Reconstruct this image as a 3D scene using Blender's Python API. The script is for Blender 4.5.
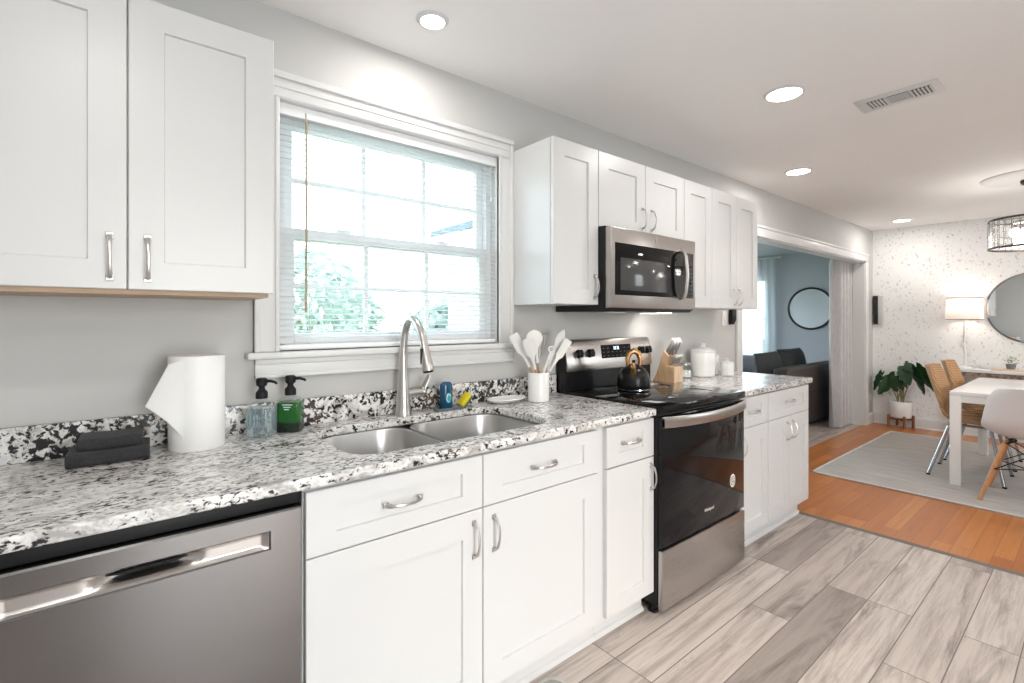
import bpy, bmesh, math, random
from mathutils import Vector, Matrix
R = math.radians
PI = math.pi
random.seed(7)
scene = bpy.context.scene
for o in list(bpy.data.objects):
    bpy.data.objects.remove(o)
COL = scene.collection

# ------------------------------------------------------------------ camera
cam_d = bpy.data.cameras.new('camera')
cam = bpy.data.objects.new('camera', cam_d)
COL.objects.link(cam)
cam.location = (-1.854, -1.896, 1.306)
cam.rotation_euler = (R(90), 0, R(50.615 - 90))
cam_d.sensor_width = 36
cam_d.lens = 489.6 / 1024 * 36
cam_d.shift_y = -0.0217
cam_d.clip_start = 0.02
scene.camera = cam

# ------------------------------------------------------------------ colour management
vs = scene.view_settings
vs.view_transform = 'Standard'
vs.look = 'None'
vs.gamma = 1
vs.use_curve_mapping = False
vs.exposure = 0.48

# ------------------------------------------------------------------ world
CEIL = 2.424
w = bpy.data.worlds.new('world')
scene.world = w
w.use_nodes = True
nt = w.node_tree
bg = nt.nodes['Background']
sky = nt.nodes.new('ShaderNodeTexSky')
sky.sky_type = 'NISHITA'
sky.sun_disc = False
sky.sun_elevation = R(40)
sky.sun_rotation = R(200)
sky.air_density = 1.0
sky.dust_density = 3.0
mixw = nt.nodes.new('ShaderNodeMix')
mixw.data_type = 'RGBA'
mixw.inputs[0].default_value = 0.75
mixw.inputs[7].default_value = (0.90, 0.97, 1.0, 1)
mulw = nt.nodes.new('ShaderNodeMix')
mulw.data_type = 'RGBA'
mulw.blend_type = 'MULTIPLY'
mulw.inputs[0].default_value = 1
mulw.inputs[7].default_value = (0.25, 0.25, 0.25, 1)
nt.links.new(sky.outputs[0], mulw.inputs[6])
nt.links.new(mulw.outputs[2], mixw.inputs[6])
nt.links.new(mixw.outputs[2], bg.inputs[0])
bg.inputs[1].default_value = 7.0


def portal(name, loc, rot, sx, sy):
    d = bpy.data.lights.new(name, 'AREA')
    d.shape = 'RECTANGLE'
    d.size = sx
    d.size_y = sy
    d.cycles.is_portal = True
    o = bpy.data.objects.new(name, d)
    COL.objects.link(o)
    o.location = loc
    o.rotation_euler = rot
    return o


# area lights point along their local -Z
portal('daylight_portal_window', (-0.89, 0.16, 1.64), (R(-90), 0, 0), 1.0, 0.9)
portal('daylight_portal_fill_door', (-1.2, -3.72, 1.1), (R(90), 0, 0), 1.2, 2.2)
portal('daylight_portal_fill_window', (3.9, -3.72, 1.5), (R(90), 0, 0), 1.2, 1.4)
portal('daylight_portal_living', (7.3, 2.55, 1.32), (0, R(90), 0), 1.45, 1.2)
portal('daylight_portal_living_fill', (4.6, 4.13, 1.3), (R(-90), 0, 0), 4.0, 2.0)


# ------------------------------------------------------------------ materials
def new_mat(name):
    m = bpy.data.materials.new(name)
    m.use_nodes = True
    t = m.node_tree
    return m, t, t.nodes['Principled BSDF']


def rgba(c):
    return (c[0], c[1], c[2], 1)


def simple(name, col, rough=0.5, metal=0.0, spec=0.5, coat=0.0, noise=0.0, nscale=30, bump=0.0, bscale=200, stretch=None, **kw):
    m, t, b = new_mat(name)
    b.inputs['Base Color'].default_value = rgba(col)
    b.inputs['Roughness'].default_value = rough
    b.inputs['Metallic'].default_value = metal
    b.inputs['Specular IOR Level'].default_value = spec
    b.inputs['Coat Weight'].default_value = coat
    for k, v in kw.items():
        b.inputs[k.replace('_', ' ')].default_value = v
    if noise or bump:
        tc = t.nodes.new('ShaderNodeTexCoord')
        mp = t.nodes.new('ShaderNodeMapping')
        if stretch:
            mp.inputs['Scale'].default_value = stretch
        t.links.new(tc.outputs['Object'], mp.inputs[0])
    if noise:
        n = t.nodes.new('ShaderNodeTexNoise')
        n.inputs['Scale'].default_value = nscale
        n.inputs['Detail'].default_value = 5
        t.links.new(mp.outputs[0], n.inputs['Vector'])
        r = t.nodes.new('ShaderNodeValToRGB')
        r.color_ramp.elements[0].position = 0.3
        r.color_ramp.elements[1].position = 0.7
        r.color_ramp.elements[0].color = rgba([c * (1 - noise) for c in col])
        r.color_ramp.elements[1].color = rgba([min(1, c * (1 + noise)) for c in col])
        t.links.new(n.outputs['Fac'], r.inputs[0])
        t.links.new(r.outputs[0], b.inputs['Base Color'])
    if bump:
        n2 = t.nodes.new('ShaderNodeTexNoise')
        n2.inputs['Scale'].default_value = bscale
        n2.inputs['Detail'].default_value = 3
        t.links.new(mp.outputs[0], n2.inputs['Vector'])
        bp = t.nodes.new('ShaderNodeBump')
        bp.inputs['Strength'].default_value = bump
        bp.inputs['Distance'].default_value = 0.002
        t.links.new(n2.outputs['Fac'], bp.inputs['Height'])
        t.links.new(bp.outputs[0], b.inputs['Normal'])
    return m


def emit(name, col, strength):
    m, t, b = new_mat(name)
    b.inputs['Base Color'].default_value = rgba(col)
    b.inputs['Emission Color'].default_value = rgba(col)
    b.inputs['Emission Strength'].default_value = strength
    return m


def ramp(t, src, stops):
    r = t.nodes.new('ShaderNodeValToRGB')
    els = r.color_ramp.elements
    while len(els) < len(stops):
        els.new(0.5)
    for e, (p, c) in zip(els, stops):
        e.position = p
        e.color = rgba(c) if not isinstance(c, (int, float)) else (c, c, c, 1)
    t.links.new(src, r.inputs[0])
    return r.outputs[0]


def mixc(t, fac, a, b, mode='MIX'):
    n = t.nodes.new('ShaderNodeMix')
    n.data_type = 'RGBA'
    n.blend_type = mode
    for sock, v in ((0, fac), (6, a), (7, b)):
        if hasattr(v, 'is_output'):
            t.links.new(v, n.inputs[sock])
        elif isinstance(v, (int, float)):
            n.inputs[sock].default_value = v
        else:
            n.inputs[sock].default_value = rgba(v)
    return n.outputs[2]


def mth(t, op, a, b=0.0):
    n = t.nodes.new('ShaderNodeMath')
    n.operation = op
    for i, v in ((0, a), (1, b)):
        if hasattr(v, 'is_output'):
            t.links.new(v, n.inputs[i])
        else:
            n.inputs[i].default_value = v
    return n.outputs[0]


def coords(t, scale=(1, 1, 1), rot=(0, 0, 0), loc=(0, 0, 0)):
    tc = t.nodes.new('ShaderNodeTexCoord')
    mp = t.nodes.new('ShaderNodeMapping')
    mp.inputs['Scale'].default_value = scale
    mp.inputs['Rotation'].default_value = rot
    mp.inputs['Location'].default_value = loc
    t.links.new(tc.outputs['Object'], mp.inputs[0])
    return mp.outputs[0]


def noise_n(t, vec, scale, detail=4, rough=0.5, dist=0.0):
    n = t.nodes.new('ShaderNodeTexNoise')
    n.inputs['Scale'].default_value = scale
    n.inputs['Detail'].default_value = detail
    n.inputs['Roughness'].default_value = rough
    n.inputs['Distortion'].default_value = dist
    t.links.new(vec, n.inputs['Vector'])
    return n.outputs['Fac']


def granite(name, dark_lo, dark_hi, stretch):
    m, t, b = new_mat(name)
    v = coords(t, stretch, (0, 0, R(12)))
    fine = noise_n(t, v, 80, 5, 0.62, 0.5)
    mid = noise_n(t, v, 25, 6, 0.65, 0.9)
    big = noise_n(t, v, 9, 4, 0.55, 0.5)
    tint = noise_n(t, v, 9, 3, 0.5)
    base = ramp(t, mid, [(0.38, (0.40, 0.385, 0.37)), (0.48, (0.68, 0.665, 0.65)), (0.58, (0.82, 0.81, 0.80))])
    base = mixc(t, ramp(t, fine, [(0.50, 0.0), (0.60, 0.55)]), base, (0.45, 0.435, 0.42))
    d = mth(t, 'ADD', mth(t, 'MULTIPLY', fine, 0.70), mth(t, 'MULTIPLY', big, 0.30))
    dm = ramp(t, d, [(dark_lo, 0.0), (dark_hi, 1.0)])
    dcol = mixc(t, ramp(t, tint, [(0.60, 0.0), (0.70, 1.0)]), (0.022, 0.022, 0.025), (0.13, 0.085, 0.06))
    colr = mixc(t, dm, base, dcol)
    t.links.new(colr, b.inputs['Base Color'])
    b.inputs['Roughness'].default_value = 0.16
    return m


def planks(name, width, length, cols, grain, knot, joint_col, rough, mortar=0.0022, bumpy=0.1, coat=0.0, off=(0, 0, 0), freq=3):
    m, t, b = new_mat(name)
    v = coords(t, loc=off)
    br = t.nodes.new('ShaderNodeTexBrick')
    br.inputs['Scale'].default_value = 1.0
    br.inputs['Brick Width'].default_value = length
    br.inputs['Row Height'].default_value = width
    br.inputs['Mortar Size'].default_value = mortar
    br.inputs['Mortar Smooth'].default_value = 0.1
    br.inputs['Bias'].default_value = 0.0
    br.offset = 0.37
    br.offset_frequency = freq
    br.inputs['Color1'].default_value = (0, 0, 0, 1)
    br.inputs['Color2'].default_value = (1, 1, 1, 1)
    br.inputs['Mortar'].default_value = (0.5, 0.5, 0.5, 1)
    t.links.new(v, br.inputs['Vector'])
    tone = br.outputs['Color']
    # every plank gets its own shift of the grain
    sh = t.nodes.new('ShaderNodeCombineXYZ')
    t.links.new(mth(t, 'MULTIPLY', tone, 37.0), sh.inputs[0])
    t.links.new(mth(t, 'MULTIPLY', tone, 11.0), sh.inputs[2])
    ad = t.nodes.new('ShaderNodeVectorMath')
    ad.operation = 'ADD'
    t.links.new(v, ad.inputs[0])
    t.links.new(sh.outputs[0], ad.inputs[1])
    st = t.nodes.new('ShaderNodeMapping')
    st.inputs['Scale'].default_value = (0.10, 2.0, 1)
    t.links.new(ad.outputs[0], st.inputs[0])
    g = noise_n(t, st.outputs[0], 15, 9, 0.74, 0.3)
    st2 = t.nodes.new('ShaderNodeMapping')
    st2.inputs['Scale'].default_value = (0.22, 1.3, 1)
    t.links.new(ad.outputs[0], st2.inputs[0])
    k = noise_n(t, st2.outputs[0], 6.0, 7, 0.68, 0.6)
    cr = t.nodes.new('ShaderNodeMapping')
    cr.inputs['Scale'].default_value = (0.10, 2.6, 1)
    cr.inputs['Location'].default_value = (3.1, 1.7, 0)
    t.links.new(ad.outputs[0], cr.inputs[0])
    crack = ramp(t, noise_n(t, cr.outputs[0], 7, 6, 0.7, 0.9), [(0.29, knot[0]), (0.345, 0.0)])
    base = ramp(t, tone, cols)
    c1 = mixc(t, ramp(t, g, [(0.34, grain[0]), (0.56, 0.0)]), base, grain[1])
    c2 = mixc(t, ramp(t, k, [(0.30, knot[0]), (0.47, 0.0)]), c1, knot[1])
    c2 = mixc(t, crack, c2, knot[1])
    c3 = mixc(t, br.outputs['Fac'], c2, joint_col)
    t.links.new(c3, b.inputs['Base Color'])
    b.inputs['Roughness'].default_value = rough
    b.inputs['Coat Weight'].default_value = coat
    b.inputs['Coat Roughness'].default_value = 0.15
    bp = t.nodes.new('ShaderNodeBump')
    bp.inputs['Strength'].default_value = bumpy
    bp.inputs['Distance'].default_value = 0.003
    t.links.new(mth(t, 'SUBTRACT', g, mth(t, 'MULTIPLY', br.outputs['Fac'], 1.0)), bp.inputs['Height'])
    t.links.new(bp.outputs[0], b.inputs['Normal'])
    return m


def wallpaper():
    m, t, b = new_mat('wallpaper')
    v = coords(t, (1, 1, 0.62))
    nz = t.nodes.new('ShaderNodeTexNoise')
    nz.inputs['Scale'].default_value = 9
    t.links.new(v, nz.inputs['Vector'])
    off = t.nodes.new('ShaderNodeVectorMath')
    off.operation = 'MULTIPLY_ADD'
    t.links.new(nz.outputs['Color'], off.inputs[0])
    off.inputs[1].default_value = (0.10, 0.10, 0.10)
    t.links.new(v, off.inputs[2])
    colr = (0.86, 0.855, 0.845)
    for sc, th, c, a in ((27, 0.29, (0.46, 0.46, 0.46), 0.6), (46, 0.30, (0.50, 0.495, 0.48), 0.55), (14, 0.12, (0.38, 0.39, 0.40), 0.6)):
        vo = t.nodes.new('ShaderNodeTexVoronoi')
        vo.inputs['Scale'].default_value = sc
        t.links.new(off.outputs[0], vo.inputs['Vector'])
        keep = mth(t, 'GREATER_THAN', vo.outputs['Color'], 0.45)
        mk = mth(t, 'MULTIPLY', ramp(t, vo.outputs['Distance'], [(th * 0.6, a), (th, 0.0)]), keep)
        colr = mixc(t, mk, colr, c)
    t.links.new(colr, b.inputs['Base Color'])
    b.inputs['Roughness'].default_value = 0.7
    return m


def rattan():
    m, t, b = new_mat('rattan')
    v = coords(t, (1, 1, 1))
    w1 = t.nodes.new('ShaderNodeTexWave')
    w1.bands_direction = 'X'
    w1.inputs['Scale'].default_value = 34
    w1.inputs['Distortion'].default_value = 0.6
    w2 = t.nodes.new('ShaderNodeTexWave')
    w2.bands_direction = 'Z'
    w2.inputs['Scale'].default_value = 20
    w2.inputs['Distortion'].default_value = 0.8
    t.links.new(v, w1.inputs['Vector'])
    t.links.new(v, w2.inputs['Vector'])
    k = mth(t, 'MULTIPLY', w1.outputs['Fac'], w2.outputs['Fac'])
    c = ramp(t, k, [(0.0, (0.30, 0.15, 0.06)), (0.3, (0.48, 0.27, 0.125)), (0.9, (0.62, 0.38, 0.19))])
    t.links.new(c, b.inputs['Base Color'])
    b.inputs['Roughness'].default_value = 0.55
    bp = t.nodes.new('ShaderNodeBump')
    bp.inputs['Strength'].default_value = 0.5
    bp.inputs['Distance'].default_value = 0.004
    t.links.new(k, bp.inputs['Height'])
    t.links.new(bp.outputs[0], b.inputs['Normal'])
    return m


def steel(name, col, rough, stretch=(1, 120, 120)):
    m, t, b = new_mat(name)
    v = coords(t, stretch)
    n = noise_n(t, v, 6, 3, 0.6)
    b.inputs['Base Color'].default_value = rgba(col)
    b.inputs['Metallic'].default_value = 1.0
    t.links.new(ramp(t, n, [(0.3, rough * 0.97), (0.7, rough * 1.03)]), b.inputs['Roughness'])
    bp = t.nodes.new('ShaderNodeBump')
    bp.inputs['Strength'].default_value = 0.006
    bp.inputs['Distance'].default_value = 0.0003
    t.links.new(n, bp.inputs['Height'])
    t.links.new(bp.outputs[0], b.inputs['Normal'])
    return m


def sheer(name, col, trans, fac_tr):
    m, t, b = new_mat(name)
    out = t.nodes['Material Output']
    tl = t.nodes.new('ShaderNodeBsdfTranslucent')
    tl.inputs[0].default_value = rgba(col)
    df = t.nodes.new('ShaderNodeBsdfDiffuse')
    df.inputs[0].default_value = rgba(col)
    tp = t.nodes.new('ShaderNodeBsdfTransparent')
    m1 = t.nodes.new('ShaderNodeMixShader')
    m1.inputs[0].default_value = trans
    m2 = t.nodes.new('ShaderNodeMixShader')
    m2.inputs[0].default_value = fac_tr
    t.links.new(df.outputs[0], m1.inputs[1])
    t.links.new(tl.outputs[0], m1.inputs[2])
    t.links.new(m1.outputs[0], m2.inputs[1])
    t.links.new(tp.outputs[0], m2.inputs[2])
    t.links.new(m2.outputs[0], out.inputs[0])
    return m


def clear_pane(name, tint=(0.97, 0.985, 0.985)):
    m, t, b = new_mat(name)
    out = t.nodes['Material Output']
    tp = t.nodes.new('ShaderNodeBsdfTransparent')
    tp.inputs[0].default_value = tint + (1,)
    gl = t.nodes.new('ShaderNodeBsdfGlossy')
    gl.inputs['Roughness'].default_value = 0.02
    lw = t.nodes.new('ShaderNodeLayerWeight')
    lw.inputs[0].default_value = 0.25
    fr = t.nodes.new('ShaderNodeMath')
    fr.operation = 'MULTIPLY_ADD'
    t.links.new(lw.outputs['Facing'], fr.inputs[0])
    fr.inputs[1].default_value = 0.30
    fr.inputs[2].default_value = 0.02
    mx = t.nodes.new('ShaderNodeMixShader')
    t.links.new(fr.outputs[0], mx.inputs[0])
    t.links.new(tp.outputs[0], mx.inputs[1])
    t.links.new(gl.outputs[0], mx.inputs[2])
    t.links.new(mx.outputs[0], out.inputs[0])
    return m


def liquid(name, col, transm=0.85, rough=0.05):
    return simple(name, col, rough, Transmission_Weight=transm, IOR=1.35)


M = {}
M['wall'] = simple('wall_paint', (0.55, 0.547, 0.537), 0.65, noise=0.015, nscale=3, bump=0.05, bscale=180)
M['wall_white'] = simple('wall_white', (0.76, 0.755, 0.745), 0.65, noise=0.01, nscale=3)
M['ceiling'] = simple('ceiling_paint', (0.91, 0.897, 0.885), 0.8, noise=0.012, nscale=2, bump=0.06, bscale=120)
M['blue_wall'] = simple('blue_grey_paint', (0.46, 0.475, 0.515), 0.7, noise=0.015, nscale=3)
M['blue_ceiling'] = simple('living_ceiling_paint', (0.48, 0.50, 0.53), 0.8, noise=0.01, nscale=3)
M['trim'] = simple('trim_paint', (0.71, 0.71, 0.707), 0.35, noise=0.006, nscale=6)
M['cabinet'] = simple('cabinet_paint', (0.675, 0.678, 0.68), 0.33, noise=0.006, nscale=5)
M['raw_wood'] = simple('raw_wood', (0.50, 0.36, 0.25), 0.6, noise=0.15, nscale=12, stretch=(0.3, 4, 4))
M['vinyl'] = simple('white_vinyl', (0.88, 0.89, 0.90), 0.35, noise=0.006, nscale=8)
M['slat'] = sheer('blind_slat', (0.86, 0.88, 0.90), 0.14, 0.0)
M['wand'] = simple('clear_amber_wand', (0.40, 0.33, 0.22), 0.15, noise=0.05, nscale=20)
M['glass'] = clear_pane('window_pane', (0.74, 0.78, 0.785))
M['granite'] = granite('granite', 0.535, 0.568, (0.75, 1.2, 1.0))
M['granite_bs'] = granite('granite_splash', 0.505, 0.535, (0.75, 0.8, 0.75))
M['laminate'] = planks('laminate_planks', 0.165, 1.22,
                       [(0.0, (0.35, 0.298, 0.27)), (0.3, (0.46, 0.39, 0.347)), (0.6, (0.56, 0.485, 0.438)), (1.0, (0.64, 0.565, 0.515))],
                       (0.8, (0.27, 0.222, 0.196)), (0.85, (0.13, 0.10, 0.085)), (0.16, 0.135, 0.12), 0.42, off=(0.35, 0.03, 0))
M['hardwood'] = planks('hardwood_boards', 0.083, 0.95,
                       [(0.0, (0.42, 0.135, 0.030)), (0.5, (0.51, 0.18, 0.042)), (1.0, (0.57, 0.225, 0.062))],
                       (0.45, (0.30, 0.10, 0.03)), (0.3, (0.22, 0.07, 0.02)), (0.22, 0.08, 0.03), 0.33, mortar=0.0012, bumpy=0.05, coat=0.12)
M['threshold'] = simple('threshold_strip', (0.17, 0.135, 0.115), 0.5, noise=0.1, nscale=20)
M['steel'] = steel('brushed_steel', (0.50, 0.475, 0.455), 0.28)
M['steel_v'] = steel('brushed_steel_wide', (0.235, 0.23, 0.228), 0.2, (1, 60, 60))
M['steel_sink'] = steel('sink_steel', (0.56, 0.555, 0.55), 0.33, (120, 1, 120))
M['nickel'] = simple('brushed_nickel', (0.62, 0.60, 0.58), 0.28, 1.0, noise=0.03, nscale=60)
M['chrome'] = simple('chrome', (0.45, 0.455, 0.47), 0.12, 1.0, noise=0.02, nscale=40)
M['black_glass'] = simple('black_glass', (0.006, 0.006, 0.007), 0.04, spec=0.28, noise=0.05, nscale=4)
M['black'] = simple('black_enamel', (0.010, 0.010, 0.011), 0.28, spec=0.3, noise=0.1, nscale=30)
M['black_matte'] = simple('black_plastic', (0.012, 0.012, 0.013), 0.5, spec=0.25, noise=0.1, nscale=40)
M['dark_screen'] = simple('microwave_screen', (0.055, 0.057, 0.058), 0.12, noise=0.04, nscale=10)
M['gold'] = simple('amber_bronze', (0.50, 0.27, 0.11), 0.25, 0.75, noise=0.35, nscale=40)
M['white_ceramic'] = simple('white_ceramic', (0.84, 0.84, 0.83), 0.18, noise=0.006, nscale=8)
M['silicone'] = simple('white_silicone', (0.80, 0.79, 0.77), 0.45, noise=0.01, nscale=12)
M['beech'] = simple('beech_wood', (0.48, 0.30, 0.18), 0.5, noise=0.15, nscale=20, stretch=(4, 4, 0.6))
M['block_wood'] = simple('block_wood', (0.50, 0.33, 0.20), 0.45, noise=0.14, nscale=16, stretch=(5, 5, 0.7))
M['block_light'] = simple('block_wood_pale', (0.68, 0.50, 0.34), 0.45, noise=0.12, nscale=16, stretch=(5, 5, 0.7))
M['paper'] = simple('paper_towel', (0.87, 0.87, 0.86), 0.9, bump=0.25, bscale=160)
M['card'] = simple('cardboard', (0.22, 0.18, 0.14), 0.9, noise=0.1, nscale=20)
M['towel'] = simple('charcoal_towel', (0.032, 0.032, 0.036), 0.95, noise=0.25, nscale=120, bump=0.9, bscale=260, Sheen_Weight=0.1)
M['blue_liquid'] = liquid('pale_blue_soap', (0.80, 0.89, 0.93), 0.85)
M['blue_label'] = simple('blue_print', (0.16, 0.24, 0.30), 0.4, noise=0.1, nscale=60)
M['green_liquid'] = liquid('green_soap', (0.015, 0.20, 0.02), 0.45)
M['green_dark'] = liquid('green_soap_base', (0.008, 0.02, 0.01), 0.2)
M['clear_plastic'] = clear_pane('clear_plastic')
M['dish_blue'] = simple('blue_soap', (0.006, 0.07, 0.15), 0.12, noise=0.1, nscale=30)
M['label_white'] = simple('label_white', (0.65, 0.75, 0.78), 0.4, noise=0.05, nscale=40)
M['label_teal'] = simple('label_teal', (0.05, 0.35, 0.42), 0.4, noise=0.05, nscale=40)
M['sponge_y'] = simple('yellow_sponge', (0.78, 0.62, 0.02), 0.9, bump=0.8, bscale=220, noise=0.1, nscale=90)
M['sponge_g'] = simple('green_scourer', (0.07, 0.16, 0.10), 0.95, bump=0.8, bscale=300, noise=0.2, nscale=120)
M['dish_grey'] = simple('grey_silicone_tray', (0.16, 0.175, 0.19), 0.5, noise=0.05, nscale=20)
M['sofa'] = simple('sofa_leather', (0.050, 0.041, 0.038), 0.5, noise=0.12, nscale=40, bump=0.2, bscale=120)
M['sofa_cushion'] = simple('dark_cushion', (0.028, 0.029, 0.033), 0.7, noise=0.12, nscale=60, bump=0.3, bscale=150)
M['sofa_grey'] = simple('grey_cushion', (0.12, 0.125, 0.14), 0.75, noise=0.1, nscale=60, bump=0.3, bscale=150)
M['drape'] = simple('silver_drape', (0.52, 0.51, 0.51), 0.5, noise=0.10, nscale=35, stretch=(2, 2, 0.4), Sheen_Weight=0.3)
M['sheer'] = sheer('sheer_curtain', (0.84, 0.87, 0.90), 0.75, 0.18)
M['mirror'] = simple('mirror_glass', (0.86, 0.88, 0.88), 0.02, 1.0, noise=0.003, nscale=3)
M['mirror_frame'] = simple('black_frame', (0.015, 0.014, 0.014), 0.35, noise=0.1, nscale=30)
M['rug'] = simple('woven_rug', (0.44, 0.405, 0.375), 0.95, noise=0.16, nscale=14, stretch=(4.5, 0.35, 1), bump=0.6, bscale=220)
M['mat'] = simple('pale_mat', (0.60, 0.585, 0.55), 0.9, noise=0.12, nscale=30, bump=0.5, bscale=200)
M['mat_stripe'] = simple('mat_border', (0.36, 0.36, 0.34), 0.9, noise=0.1, nscale=30, bump=0.5, bscale=200)
M['white_lacquer'] = simple('white_lacquer', (0.82, 0.81, 0.80), 0.18, noise=0.006, nscale=5)
M['shell'] = simple('white_shell', (0.70, 0.685, 0.69), 0.35, noise=0.008, nscale=6)
M['dowel'] = simple('dowel_wood', (0.52, 0.24, 0.095), 0.45, noise=0.15, nscale=18, stretch=(4, 4, 0.6))
M['wire'] = simple('black_wire', (0.012, 0.012, 0.012), 0.35, 0.5, noise=0.1, nscale=30)
M['rattan'] = rattan()
M['wallpaper'] = wallpaper()
M['leaf'] = simple('monstera_leaf', (0.016, 0.062, 0.020), 0.30, noise=0.45, nscale=14)
M['leaf_pale'] = simple('herb_leaf', (0.12, 0.22, 0.06), 0.5, noise=0.3, nscale=40)
M['stem'] = simple('plant_stem', (0.30, 0.25, 0.12), 0.6, noise=0.2, nscale=30)
M['soil'] = simple('potting_soil', (0.05, 0.032, 0.02), 0.95, noise=0.4, nscale=90)
M['stand_wood'] = simple('stand_wood', (0.26, 0.11, 0.045), 0.45, noise=0.2, nscale=18, stretch=(4, 4, 0.6))
M['rustic'] = simple('rustic_wood', (0.24, 0.17, 0.13), 0.8, noise=0.75, nscale=26, stretch=(1, 1.4, 1))
M['shade'] = sheer('lamp_shade_linen', (0.88, 0.83, 0.80), 0.5, 0.0)
M['bulb_glow'] = emit('bulb_glow', (1.0, 0.93, 0.86), 8)
M['can_glow'] = emit('downlight_glow', (1.0, 0.97, 0.93), 9)
M['task_glow'] = emit('task_light_glow', (1.0, 0.96, 0.9), 2.5)
M['crystal'] = simple('crystal', (0.95, 0.95, 0.95), 0.05, Transmission_Weight=0.85, IOR=1.4)
M['bronze'] = simple('dark_bronze', (0.07, 0.055, 0.045), 0.35, 0.8, noise=0.1, nscale=40)
M['vase_grey'] = simple('grey_vase', (0.22, 0.225, 0.23), 0.35, noise=0.1, nscale=20)
M['vent_dark'] = simple('vent_shadow', (0.10, 0.10, 0.10), 0.6, noise=0.05, nscale=20)
M['digit'] = emit('display_digit', (0.75, 0.92, 1.0), 3.0)
M['badge_white'] = simple('badge_white', (0.78, 0.75, 0.70), 0.4, noise=0.01, nscale=30)
M['badge_dark'] = simple('badge_dark', (0.10, 0.09, 0.08), 0.4, noise=0.01, nscale=30)
M['foliage'] = simple('garden_foliage', (0.52, 0.62, 0.58), 0.6, noise=0.15, nscale=3)
M['bark'] = simple('tree_bark', (0.34, 0.31, 0.28), 0.9, noise=0.3, nscale=8)
M['siding'] = simple('pale_siding', (0.42, 0.47, 0.50), 0.7, noise=0.05, nscale=2)
M['roofing'] = simple('grey_shingle', (0.16, 0.20, 0.23), 0.9, noise=0.2, nscale=10)
M['lawn'] = simple('lawn_ground', (0.10, 0.17, 0.07), 0.9, noise=0.4, nscale=6)
M['frame_grey'] = simple('pale_print', (0.60, 0.60, 0.59), 0.25, noise=0.05, nscale=10)


# ------------------------------------------------------------------ mesh builder
LOC = {}


def wloc(o):
    p = Vector((0, 0, 0))
    while o is not None:
        p = p + Vector(LOC.get(o.name, (0, 0, 0)))
        o = o.parent
    return p


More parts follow.
